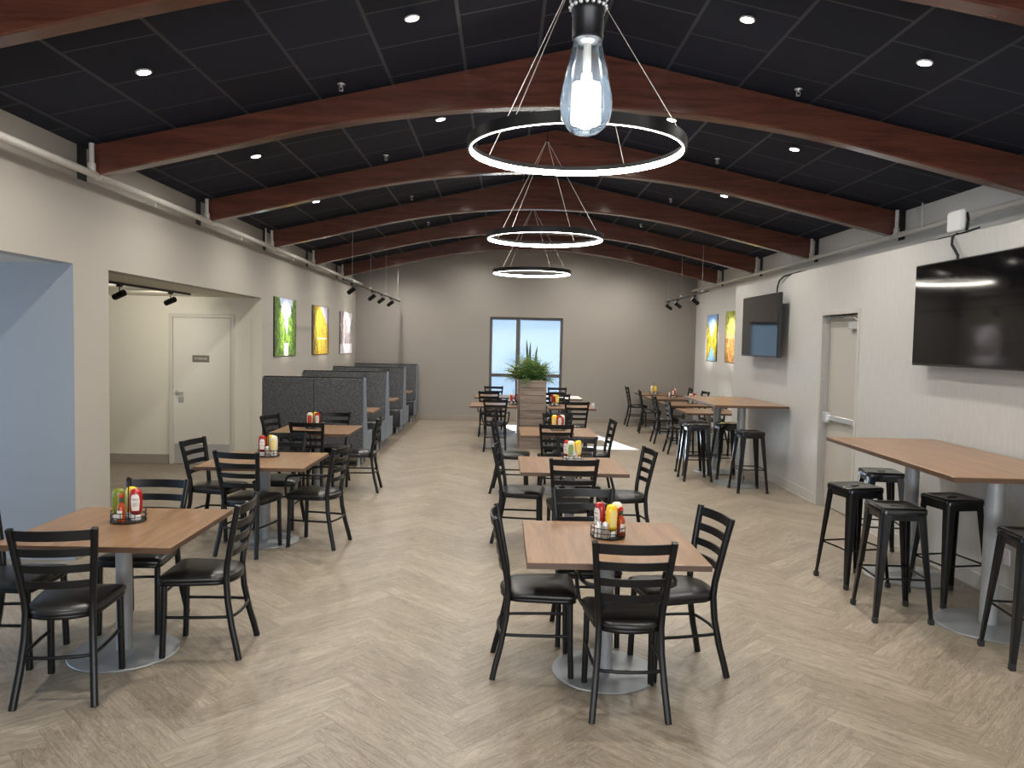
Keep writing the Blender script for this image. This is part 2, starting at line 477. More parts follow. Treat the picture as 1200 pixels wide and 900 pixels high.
for a_, b_ in zip(ys_[::2], ys_[1::2]):
    w.box(XL-.15, XL, a_, b_, ZS, ZL); wr.box(XR, XR+.15, a_, b_, ZS, ZR)
w.build('wall_left', M_WALL_L, smooth=0)
wr.build('wall_right', M_WALL_R, smooth=0)
MB().box(XL-.2, XL-.15, YN, YF, ZS-.1, ZL+.02).box(XR+.15, XR+.2, YN, YF, ZS-.1, ZR+.02).build('pocket_shade_1', M_RUBBER, smooth=0)  # black backing behind the beam pockets, standing in for their dark depth
pk = MB()
for k in range(-1, 5):
    pk.box(XL-.149, XL-.004, 6.439+2.44*k, 6.596+2.44*k, ZS+.001, ZL+.01); pk.box(XR+.004, XR+.149, 6.439+2.44*k, 6.596+2.44*k, ZS+.001, ZR+.01)
pk.build('pocket_shade_2', M_RUBBER, smooth=0)  # black plugs fill the beam pockets in place of their shade
# far wall with window hole
WX0, WX1, WZ0, WZ1 = -.335, 1.395, .42, 2.465
w = MB()
w.box(XL-.15, WX0, YF, YF+.2, 0, 4.3); w.box(WX1, XR+.15, YF, YF+.2, 0, 4.3)
w.box(WX0, WX1, YF, YF+.2, 0, WZ0); w.box(WX0, WX1, YF, YF+.2, WZ1, 4.3)
w.build('wall_back', M_FAR, smooth=0)
# projecting lower wall on the right with the door recess
DY0, DY1, DZ = 8.27, 9.18, 2.255
w = MB()
w.box(XB, XB+.12, YN, DY0, 0, 2.84); w.box(XB, XB+.12, DY1, 12.7, 0, 2.84); w.box(XB, XB+.12, DY0, DY1, DZ, 2.84)
w.box(XB+.12, XR, YN, 12.7, 0, 2.84)
w.build('wall_right_lower', M_COVER, smooth=0)
# lobby and hallway behind the left openings
MB().box(-6.6, XL-.15, 6.37, 6.93, 0, HZ).box(-6.6, XL, 6.362, 6.37, 0, HZ).build('wall_lobby', M_LOBBY, smooth=0)  # thin skin carries the blue-lit tint onto the pier end
w = MB(); w.box(-6.6, XL-.15, 11.3, 11.45, 0, 2.6); w.box(XL-.15, XL, 11.293, 11.3, 0, HZ); w.build('wall_hallway', M_NOOK, smooth=0)
w = MB(); w.box(-6.6, XL-.15, 1.45, 11.45, HZ, HZ+.14); w.build('ceiling_hallway', M_NOOK, smooth=0)
w = MB()
w.box(-6.75, -6.6, 6.37, 11.45, 0, 2.6)
w.box(-6.75, -6.6, 1.45, 2.0, 0, 2.6); w.box(-6.75, -6.6, 2.0, 6.2, 2.3, 2.6); w.box(-6.75, -6.6, 6.2, 6.37, 0, 2.6)
w.box(-6.75, -6.6, 2.0, 6.2, 0, .1); w.box(-6.6, XL-.15, 1.45, 1.6, 0, 2.6)
w.build('wall_lobby_outer', M_LOBBY, smooth=0)
# rear wall behind the camera with shopfront windows
w = MB()
w.box(XL-.15, -2.6, YN-.15, YN, 0, 4.3); w.box(3.2, XR+.15, YN-.15, YN, 0, 4.3)
w.box(-2.6, 3.2, YN-.15, YN, 2.6, 4.3); w.box(-2.6, 3.2, YN-.15, YN, 0, .3)
w.build('wall_front', M_WALL_L, smooth=0)
for o in list(COL.objects): struct(o)
# shopfront frames
def window(name, panes, frame_bars, m_frame, pane_name='pane'):
    o = MB()
    for b in frame_bars: o.box(*b, bev=.004)
    fr = struct(o.build(name, m_frame, smooth=0))
    for b in panes: MB().box(*b).build('window_pane', M_PANE, fr, smooth=0)
    return fr
fy = YF+.05
window('window_1',
       [(WX0+.05, .29, fy+.02, fy+.028, 1.13, WZ1-.05), (.385, WX1-.05, fy+.02, fy+.028, 1.13, WZ1-.05),
        (WX0+.05, .29, fy+.02, fy+.028, WZ0+.05, 1.05), (.385, WX1-.05, fy+.02, fy+.028, WZ0+.05, 1.05)],
       [(WX0, WX0+.06, fy, fy+.06, WZ0, WZ1), (WX1-.06, WX1, fy, fy+.06, WZ0, WZ1), (WX0+.06, WX1-.06, fy, fy+.06, WZ1-.06, WZ1),
        (WX0+.06, WX1-.06, fy, fy+.06, WZ0, WZ0+.06), (.29, .385, fy-.01, fy+.06, WZ0+.06, WZ1-.06),
        (WX0+.06, .29, fy, fy+.06, 1.05, 1.13), (.385, WX1-.06, fy, fy+.06, 1.05, 1.13)], M_BRONZE)
fy = YN-.1
window('window_2', [(-2.55, .3, fy, fy+.008, .35, 2.55), (.36, 3.15, fy, fy+.008, .35, 2.55)],
       [(-2.6, -2.54, fy-.03, fy+.03, .3, 2.6), (3.14, 3.2, fy-.03, fy+.03, .3, 2.6), (.3, .36, fy-.03, fy+.03, .36, 2.54),
        (-2.54, 3.14, fy-.03, fy+.03, .3, .36), (-2.54, 3.14, fy-.03, fy+.03, 2.54, 2.6)], M_BRONZE)
window('window_3', [(-6.70, -6.692, 2.05, 4.05, .15, 2.25), (-6.70, -6.692, 4.15, 6.15, .15, 2.25)],
       [(-6.73, -6.65, 2.0, 2.06, .1, 2.3), (-6.73, -6.65, 6.14, 6.2, .1, 2.3), (-6.73, -6.65, 4.05, 4.15, .16, 2.24),
        (-6.73, -6.65, 2.06, 6.14, .1, .16), (-6.73, -6.65, 2.06, 6.14, 2.24, 2.3)], M_BRONZE)
# baseboards
struct(MB().box(XL, XR, YF-.012, YF, 0, .115, .003).build('baseboard_back', M_BASE, smooth=0))
b = MB(); b.box(XB-.01, XB, YN, 8.22, 0, .125, .003); b.box(XB-.01, XB, 9.23, 12.7, 0, .125, .003); b.box(XB, XR, 12.7, 12.71, 0, .125, .003)
b.box(XB-.022, XB-.01, 9.23, 12.7, 0, .014, .002); b.box(XB-.022, XB-.01, YN, 8.22, 0, .014, .002)  # thin strips shaped to stand in for glare at the floor edge
struct(b.build('baseboard_right', M_BASE_R, smooth=0))
struct(MB().box(XR-.012, XR, 12.72, YF-.02, 0, .125, .003).build('baseboard_right_far', M_BASE_R, smooth=0))
b = MB(); b.box(-6.6, -4.84, 11.288, 11.3, 0, .14, .003); b.box(XL, XL+.012, 11.3, YF-.02, 0, .14, .003)
b.box(XL, XL+.012, 6.37, 6.93, 0, .14, .003); b.box(XL, XL+.012, YN, 1.6, 0, .14, .003)
struct(b.build('baseboard_left', M_BASE, smooth=0))

# door_1: flush cream door in the hallway's far wall
d1 = MB()
fx0, fx1, fzt = -4.835, -3.89, 2.19
d1.box(fx0, fx0+.055, 11.27, 11.30, 0, fzt, .004); d1.box(fx1-.055, fx1, 11.27, 11.30, 0, fzt, .004); d1.box(fx0+.055, fx1-.055, 11.27, 11.30, fzt-.055, fzt, .004)
d1 = struct(d1.build('door_1', M_FRAME_L, smooth=0))
MB().box(fx0+.058, fx1-.058, 11.284, 11.30, .012, fzt-.058, .002).build('door_leaf', M_DOORL, d1, smooth=0)
MB().box(fx0+.075, fx1-.075, 11.280, 11.284, .03, .30).build('kick_plate', M_CHROME, d1, smooth=0)
h = MB(); h.lathe([(.028, 0), (.028, .008), (.012, .01), (.012, .04)], 16); h.box(-.012, .105, -.012, .012, .034, .052, .004)
h = h.build('door_handle', M_CHROME, d1); h.location = (fx0+.115, 11.283, 1.05); h.rotation_euler = (PI/2, 0, 0)
MB().box(fx0+.13, fx0+.21, 11.281, 11.284, .90, .985, .002).build('lock_plate', M_CHROME, d1, smooth=0)
sg = MB().box(-4.50, -4.255, 11.279, 11.284, 1.492, 1.592, .002).build('door_sign', M_SIGN, d1, smooth=0)
text('sign_lettering', 'STORAGE', .042, M_TEXT, sg, Matrix.Translation((-4.378, 11.2786, 1.543)) @ Matrix.Rotation(PI/2, 4, 'X'))

# door_2: grey door in the right projecting wall, panic bar, closer
d2 = MB()
x0 = XB-.012
d2.box(x0, XB+.11, DY0-.05, DY0, 0, DZ+.05, .004); d2.box(x0, XB+.11, DY1, DY1+.05, 0, DZ+.05, .004); d2.box(x0, XB+.11, DY0, DY1, DZ, DZ+.05, .004)
d2 = struct(d2.build('door_2', M_FRAME_R, smooth=0))
MB().box(XB+.085, XB+.118, DY0+.003, DY1-.003, .01, DZ-.004, .002).build('door_leaf', M_DOORR, d2, smooth=0)
MB().box(XB+.045, XB+.083, DY0+.03, DY1-.06, 1.03, 1.095, .006).build('panic_bar', M_CHROME, d2, smooth=0)
MB().box(XB+.02, XB+.083, DY1-.13, DY1-.03, 1.0, 1.12, .01).build('latch_case', M_CHROME, d2, smooth=0)
MB().box(XB+.04, XB+.083, DY0+.05, DY0+.33, DZ-.17, DZ-.08, .008).build('door_closer', M_CHROME, d2, smooth=0)
MB().tube([(XB+.06, DY0+.12, DZ-.08), (XB+.03, DY0+.16, DZ-.04), (XB+.03, DY0+.4, DZ-.03), (XB+.05, DY0+.42, DZ-.005)], .009, 8).build('closer_arm', M_CHROME, d2)

# beams ---------------------------------------------------------------
beam_lab = ['dark wooden ceiling beam cut off by the top edge of the photo',
            'nearest full arched brown ceiling beam behind the glowing bulb',
            'second arched brown beam, seen just through the largest ring light',
            'third arched brown beam, above the middle ring light',
            'fourth arched brown beam, second from the far wall',
            'fifth arched brown beam, last one before the far wall']
def zb(x):
    r = abs(x-AX); k = .235/2.4
    return 3.80 - (.5*k*r*r if r < 2.4 else .5*k*2.4*2.4 + .235*(r-2.4))
def beam_mesh(y0):
    n = 48; xs = [XL+.11 + (XR-XL-.22)*i/n for i in range(n+1)]
    xs = sorted(set(xs + [AX]))
    b = MB(); T = .135; bv = .012
    rings = []
    for x in xs:
        z0, z1 = zb(x), zc(x)-.012-.035*0
        z1 = min(z1, zc(x) - .03)
        rings.append([(x, -T/2, z0+bv), (x, -T/2+bv, z0), (x, T/2-bv, z0), (x, T/2, z0+bv), (x, T/2, z1), (x, -T/2, z1)])
    b.rings(rings)
    return b
me0 = None
for k in range(6):
    y = 6.45 + .0675 + 2.44*(k-1)
    if k == 0:
        ob = beam_mesh(y).build('ceiling_beam', M_BEAM); me0 = ob.data
    else:
        ob = bpy.data.objects.new('ceiling_beam', me0); COL.objects.link(ob)
    ob.location = (0, y, 0)
    tag(ob, beam_lab[k], 'beam', 'arched ceiling beams')

# sprinkler pipes ------------------------------------------------------
def pipe(x, y0, y1, z, label, ys, wall_x):
    t = thing('sprinkler_pipe', label, 'pipe', (x, 0, 0))
    MB().tube([(0, y0, z), (0, y1, z)], .030, 14).build('pipe_run', M_PIPE, t)
    for y in ys:
        p = MB(); p.tube([(0, y, z+.02), (0, y, zc(x)-.03)], .021, 12); p.lathe([(.032, -.02), (.032, .05), (.026, .055)], 12, (0, y, z+.03))
        p.build('standpipe', M_PIPE, t)
        f = MB(); f.tube([(0, y+.09, z), (0, y+.21, z)], .038, 14); f.build('coupling', M_PIPE, t)
    for y in ys:
        h = MB(); yy = y+1.15
        if yy < y1:
            h.tube([(0, yy, z-.032), (0, yy, z-.07)], .009, 8); h.box(min(0, (wall_x-x)*.96), max(0, (wall_x-x)*.96), yy-.012, yy+.012, z-.036, z-.03)
            h.build('pipe_bracket', M_PIPE, t)
    return t
sy = [6.40+2.44*k for k in range(-1, 5)]
pipe(-3.36, YN+.1, YF-.03, 3.165, 'pale painted sprinkler pipe running along the top of the left wall', sy, XL)
pipe(4.43, YN+.1, YF-.03, 3.165, 'pale painted sprinkler pipe running along the top of the right wall', sy, XR)
# thin threaded hangers
def hanger(x, y, z0, label):
    o = MB().tube([(0, 0, z0), (0, 0, zc(x)-.06)], .008, 8).build('hanger_rod', M_PIPE); o.location = (x, y, 0)
    tag(o, label, 'rod')
hanger(4.40, 8.25, 3.17, 'thin pale hanger rod rising beside the right pipe, nearest the white access point')
hanger(4.40, 11.9, 3.17, 'thin pale hanger rod on the right pipe above the door')
hanger(-3.33, 10.9, 3.17, 'thin pale hanger rod on the left pipe above the hallway door')

# ceiling downlights ------------------------------------------------------
reg()
xs4 = [-2.42, -.65, 1.58, 2.78]
xn = ['far left', 'inner left', 'inner right', 'far right']
rows = [2.85, 5.27, 7.6, 10.0, 12.45, 14.9, 17.3]
rown = ['behind the beam cut by the photo top', 'in the row nearest the viewer', 'in the second row from the viewer', 'in the third row from the viewer',
        'in the fourth row from the viewer', 'in the fifth row from the viewer', 'in the row by the far wall']
t0 = None
lights = []
for r, y in enumerate(rows):
    for i, x in enumerate(xs4):
        z = zc(x) - .034
        a = math.atan2(zc(x+.1)-zc(x-.1), .2)
        lab = 'round recessed downlight, %s one %s' % (xn[i], rown[r])
        if t0 is None:
            t0 = thing('downlight', lab, 'ceiling light', (x, y, z), 0, 'recessed ceiling downlights')
            MB().lathe([(.052, -.002), (.052, -.008), (.042, -.010), (.040, -.004)], 28).build('trim_ring', M_WHITE, t0)
            MB().lathe([(.0005, -.0085), (.041, -.0075), (.041, -.003)], 28).build('lens', M_DOWN, t0)
            t0.rotation_euler = (0, -a, 0); reg(); o = t0
        else:
            o = dup(t0, (x, y, z), 0, lab); o.rotation_euler = (0, -a, 0)
        lights.append((x, y, z-.03))
# sprinkler heads
s0 = None
for r, y in enumerate([6.2, 8.52, 10.87, 13.2]):
    for i, x in enumerate([-1.31, 2.28]):
        z = zc(x) - .03
        lab = 'small chrome sprinkler head %s of the ring lights, %s' % (['left', 'right'][i], ['just before the nearest full beam', 'just before the second arched beam', 'just before the third arched beam', 'just before the fourth arched beam'][r])
        if s0 is None:
            s0 = thing('fire_sprinkler', lab, 'sprinkler', (x, y, z), 0, 'ceiling sprinkler heads')
            MB().lathe([(.032, -.001), (.030, -.006), (.012, -.009)], 16).build('escutcheon', M_CHROME, s0)
            h = MB(); h.lathe([(.008, -.006), (.008, -.03)], 10); h.tube([(.012, 0, -.02), (.016, 0, -.035), (.004, 0, -.052)], .003, 6); h.tube([(-.012, 0, -.02), (-.016, 0, -.035), (-.004, 0, -.052)], .003, 6)
            h.build('sprinkler_frame', M_CHROME, s0)
            MB().lathe([(.018, -.052), (.018, -.055)], 16).build('deflector', M_CHROME, s0)
            reg()
        else: dup(s0, (x, y, z), 0, lab)

# ring pendants ----------------------------------------------------------
def ring(x, y, label):
    t = thing('ring_pendant', label, 'pendant light', (x, y, 2.927), 0, 'glowing ring pendant lights')
    R_ = .604; n = 96
    pr = [(R_, .0), (R_, .058), (R_-.014, .058), (R_-.014, .0)]
    b = MB(); b.rings([[(r*math.cos(2*PI*k/n), r*math.sin(2*PI*k/n), z) for r, z in pr] for k in range(n)] + [[(r, 0, z) for r, z in pr]], cap=(False, False))
    bmesh.ops.remove_doubles(b.bm, verts=b.bm.verts, dist=1e-5)
    b.build('ring_housing', M_BLACK, t)
    pr = [(R_-.0135, -.002), (R_-.0135, .030), (R_-.0195, .030), (R_-.0195, -.002)]
    b = MB(); b.rings([[(r*math.cos(2*PI*k/n), r*math.sin(2*PI*k/n), z) for r, z in pr] for k in range(n)] + [[(r, 0, z) for r, z in pr]], cap=(False, False))
    bmesh.ops.remove_doubles(b.bm, verts=b.bm.verts, dist=1e-5)
    b.build('led_strip', M_LED, t)
    hz = 1.0
    for a in (55, 145, 235, 325):
        a = math.radians(a)
        MB().tube([((R_-.007)*math.cos(a), (R_-.007)*math.sin(a), .056), (.012*math.cos(a), .012*math.sin(a), hz)], .0022, 6).build('suspension_wire', M_WIRE, t)
    top = zc(x) - 2.927 - .03
    MB().lathe([(.012, hz-.004), (.012, hz+.012), (.0035, hz+.015), (.0035, top-.022), (.05, top-.02), (.05, top)], 20).build('canopy', M_BLACK, t)
    return t
M_WIRE = simple('steel_wire', (.55, .50, .46), .4, .3)
ring(.380, 4.374, 'largest and nearest glowing ring light, behind the clear bulb')
ring(.404, 8.07, 'middle glowing ring light, hanging below and behind the largest ring')
ring(.412, 12.05, 'smallest and farthest glowing ring light, against the far wall')

# clear bulb pendant near the camera -----------------------------------------
t = thing('bulb_pendant', 'clear teardrop filament bulb in a black socket hanging at the top', 'pendant light', (.0935, .95, 2.118))
gp = [(.004, 0), (.014, .002), (.023, .009), (.0295, .020), (.0318, .033), (.0312, .044), (.0275, .062), (.0225, .083), (.0185, .103), (.0165, .118)]
MB().lathe(gp, 40, cap=(True, False)).build('glass_bulb', M_BGLASS, t)
f = MB()
for k in range(10):
    a = 2*PI*k/10
    f.tube([(.0135*math.cos(a), .0135*math.sin(a), .014), (.0125*math.cos(a), .0125*math.sin(a), .060)], .0042, 8)
f.lathe([(.006, .060), (.006, .072)], 12)
f.build('filament', M_FIL, t)
MB().lathe([(.004, .072), (.005, .078), (.0045, .108), (.011, .114), (.0155, .117)], 14).build('glass_stem', simple('bulb_stem', (.55, .5, .42), .3), t)
sk = MB(); sk.lathe([(.0170, .112), (.0188, .114), (.0188, .140), (.0200, .142), (.0205, .150), (.0190, .153), (.0205, .156), (.0205, .162), (.0180, .165), (.0180, .172), (.016, .20), (.008, .215)], 32)
sk.build('lamp_socket', M_BLACK, t)
bd = MB()
for zz, rr in ((.150, .0212), (.160, .0212), (.170, .019)):
    for k in range(18):
        a = 2*PI*k/18
        bd.lathe([(.0002, -.0026), (.002, -.0016), (.0026, 0), (.002, .0016), (.0002, .0026)], 8, (rr*math.cos(a), rr*math.sin(a), zz))
bd.build('socket_beading', M_CHROME, t)
MB().tube([(0, 0, .21), (0, 0, zc(.09)-2.118-.05)], .004, 8).build('cord', M_BLACK, t)

# track lights -----------------------------------------------------------
def track(label, x, y0, y1, z, heads, aim, rods, ceil_z=None, name='track_light'):
    t = thing(name, label, 'track light', (x, 0, z))
    MB().box(-.017, .017, y0, y1, -.012, .012, .003).build('track_rail', M_BLACK, t, smooth=0)
    for y in rods:
        zt = (ceil_z if ceil_z else zc(x)-.06) - z
        r = MB(); r.tube([(0, y, .01), (0, y, zt)], .0035, 6); r.box(-.02, .02, y-.025, y+.025, .012, .045, .004)
        r.build('hanging_rod', M_STEEL, t)
    for y in heads:
        d = Vector(aim).normalized()
        st = MB(); st.box(-.018, .018, y-.04, y+.04, -.035, -.012, .003); st.tube([(0, y, -.035), (0, y, -.10)], .006, 8)
        hd = st.build('adapter', M_BLACK, t, smooth=0)
        c0 = Vector((0, y, -.12))
        b = MB(); b.tube([c0 - d*.07, c0 + d*.075], .036, 20); b.tube([c0 + d*.07, c0 + d*.085], .032, 20)
        b.build('spot_head', M_BLACK, t)
    return t
track('black track light with four heads by the left pictures', -2.42, 11.7, 18.1, 2.765, [12.4, 14.3, 15.35, 16.6], (-.8, .25, -.55), [12.4, 14.1, 15.9, 17.7])
track('black track light with three heads by the right pictures', 3.45, 13.2, 16.6, 2.80, [14.1, 15.5, 16.35], (.8, .15, -.55), [13.6, 15.2, 16.4])
track('short black track with two heads under the hallway ceiling', -4.2, 7.2, 10.45, 2.421, [8.55, 9.85], (-.85, .35, -.3), [], HZ+.02)

# pictures -----------------------------------------------------------------
def picture(x, y0, y1, z0, z1, m_, label, side):
    t = thing('wall_picture', label, 'picture', (x, (y0+y1)/2, (z0+z1)/2))
    hw, hh = (y1-y0)/2, (z1-z0)/2
    s = side
    MB().box(min(0, s*.016), max(0, s*.016), -hw, hw, -hh, hh, .003).build('canvas_edge', M_BLACK, t, smooth=0)
    MB().box(min(s*.016, s*.019), max(s*.016, s*.019), -hw+.004, hw-.004, -hh+.004, hh-.004).build('printed_image', m_, t, smooth=0)
picture(XL, 11.84, 13.08, 1.58, 2.495, gen_pic('print_green_valley', pic_green), 'green forest stream picture, nearest on the left wall', 1)
picture(XL, 14.2, 15.5, 1.57, 2.48, gen_pic('print_yellow_trees', pic_yellow), 'yellow autumn trees picture, middle one on the left wall', 1)
picture(XL, 16.57, 17.87, 1.55, 2.46, gen_pic('print_grey_mountain', pic_mono), 'grey snowy mountain picture, farthest on the left wall', 1)
picture(XR, 16.5, 17.32, 1.55, 2.56, gen_pic('print_blue_lake', pic_lake), 'blue lake and yellow trees picture on the right wall', -1)
picture(XR, 14.95, 15.88, 1.55, 2.58, gen_pic('print_autumn_path', pic_autumn), 'yellow and brown autumn picture half hidden by the grey wall', -1)

# televisions ---------------------------------------------------------------
def tv(y0, y1, z0, z1, xf, label, cable, thick=.05):
    t = thing('television', label, 'television', (xf, (y0+y1)/2, (z0+z1)/2))
    hw, hh = (y1-y0)/2, (z1-z0)/2
    b = MB(); b.box(0, thick, -hw, hw, -hh, hh, .006)
    b.build('tv_body', M_TVB, t, smooth=0)
    MB().box(-.003, 0, -hw+.012, hw-.012, -hh+.022, hh-.012).build('screen', M_SCREEN, t, smooth=0)
    m = MB(); m.box(thick, XB-xf, -.28, .28, -.22, .22, .006)
    m.build('wall_mount', M_BLACK, t, smooth=0)
    MB().tube([(p[0]-xf, p[1]-(y0+y1)/2, p[2]-(z0+z1)/2) for p in cable], .012, 8).build('cable', M_RUBBER, t)
tv(5.35, 6.92, 1.737, 2.617, 3.66, 'large black television at the right edge of the photo', [(3.74, 6.44, 2.55), (3.75, 6.44, 2.66), (3.74, 6.52, 2.76), (3.765, 6.56, 2.83), (3.82, 6.58, 2.86)])
tv(10.25, 11.78, 1.735, 2.605, 3.62, 'television farther along, reflecting the bright window', [(3.73, 10.66, 2.53), (3.74, 10.66, 2.70), (3.74, 10.60, 2.78), (3.75, 10.45, 2.83), (3.82, 10.1, 2.855), (3.9, 9.9, 2.855)], .055)
# access point on the ledge
t = thing('wireless_access_point', 'white wireless box on a black curved stand above the large television', 'network device', (3.86, 6.68, 2.84))
MB().box(-.025, .03, -.115, .115, .045, .235, .03, 4).build('device_body', M_WHITE, t)
b = MB()
pts = [(-.02, -.37, .035), (-.015, -.2, .028), (0, 0, .018), (-.01, .2, .018), (-.02, .37, .008)]
b.tube(pts, [.006, .016, .03, .018, .006], 8, r2=.008)
b.tube([(.03, -.10, .02), (.04, -.11, .14), (.03, -.10, .20)], .012, 8)
b.build('curved_stand', M_BLACK, t)

# outlets
def outlet(label, loc, rz):
    t = thing('wall_outlet', label, 'outlet', loc, rz)
    MB().box(-.037, .037, -.008, 0, -.06, .06, .003).build('cover_plate', M_WHITE, t, smooth=0)
    b = MB(); b.box(-.017, .017, -.010, -.007, .008, .042, .003); b.box(-.017, .017, -.010, -.007, -.042, -.008, .003)
    b.build('socket_face', M_CAPW, t, smooth=0)
outlet('white wall outlet low on the far wall right of the window', (2.15, YF, .41), 0)
outlet('white wall outlet behind the nearest high table', (XB, 5.66, .345), -PI/2)

# ------------------------------------------------------------------ chairs
def post_path(s):
    pts = [(.19, -.25, 0), (.182, -.232, .08), (.172, -.206, .18), (.160, -.178, .33), (.156, -.168, .46), (.160, -.174, .54), (.171, -.194, .65), (.184, -.219, .78), (.196, -.246, .905)]
    return [(s*x, y, z) for x, y, z in pts]
def post_at(z):
    P = post_path(1)
    for a, b in zip(P[:-1], P[1:]):
        if a[2] <= z <= b[2]:
            f = (z-a[2])/(b[2]-a[2]); return a[0]+f*(b[0]-a[0]), a[1]+f*(b[1]-a[1])
    return P[-1][:2]
def seat_outline(k=1., n=40, dy=0.):
    pts = []
    def add(x, y): pts.append((x*k, y*k+dy))
    F = [(-.205, .20), (-.19, .213), (-.1, .217), (0, .218), (.1, .217), (.19, .213), (.205, .20), (.207, .17)]
    for p in F: add(*p)
    add(.198, .05); add(.186, -.05)
    for i in range(0, 13):
        a = -i*PI/12
        add(.180*math.cos(a), -.10 + .115*math.sin(a))
    add(-.186, -.05); add(-.198, .05); add(-.207, .17)
    return pts
def build_chair(label, arm):
    t = thing('dining_chair', label, 'chair', (0, 0, 0), 0, 'black ladder-back dining chairs')
    for s in (-1, 1):
        MB().tube(post_path(s), .0155, sq=True, up=(1, 0, 0)).build('rear_leg', M_BLACK, t, 50)
    for s in (-1, 1):
        MB().tube([(s*.183, .188, 0), (s*.180, .180, .22), (s*.178, .176, .448)], .0150, sq=True, up=(1, 0, 0)).build('front_leg', M_BLACK, t, 50)
    b = MB()
    def lay(k, z, dy=0): return [(x, y, z) for x, y in seat_outline(k, dy=dy)]
    b.rings([lay(.93, .452), lay(.99, .456), lay(1.0, .466), lay(.985, .476), lay(.93, .486), lay(.80, .495), lay(.55, .501), lay(.2, .503)])
    b.build('seat', M_VINYL, t, 60)
    fr = MB(); o = seat_outline(.93)
    fr.tube([(x, y, .443) for x, y in o], .011, sq=True, closed=True)
    fr.build('seat_frame', M_BLACK, t, 50)
    st = MB()
    px, py = post_at(.25)
    path = [(.180, .175, .245), (.182, .05, .245), (.176, -.10, .245), (.166, -.19, .245), (.13, -.208, .245), (.07, -.218, .245), (0, -.222, .245)]
    path = path + [(-x, y, z) for x, y, z in reversed(path[:-1])]
    st.tube(path, .0095, 8); st.build('stretcher', M_BLACK, t)
    for zc_, h in ((.872, .052), (.783, .042), (.697, .040), (.613, .038)):
        px, py = post_at(zc_); n = 12; rings = []
        for i in range(n+1):
            u = -1 + 2*i/n; x = u*px; y = py - .032*(1-u*u); lean = .28*h/2
            rings.append([(x, y+.006+lean*.5, zc_-h/2), (x, y-.006+lean*.5, zc_-h/2), (x, y-.006-lean*.5, zc_+h/2), (x, y+.006-lean*.5, zc_+h/2)])
        MB().rings(rings).build('backrest_slat', M_BLACK, t, 30)
    if arm:
        for s in (-1, 1):
            px, py = post_at(.665)
            P = [(px, py, .665), (.222, -.15, .668), (.240, -.08, .668), (.243, .05, .664), (.243, .14, .655), (.241, .175, .635), (.238, .187, .60), (.232, .19, .54), (.222, .19, .48), (.20, .185, .445), (.178, .18, .435)]
            MB().tube([(s*x, y, z) for x, y, z in P], .0105, 10).build('armrest', M_BLACK, t)
    return t
D = math.radians
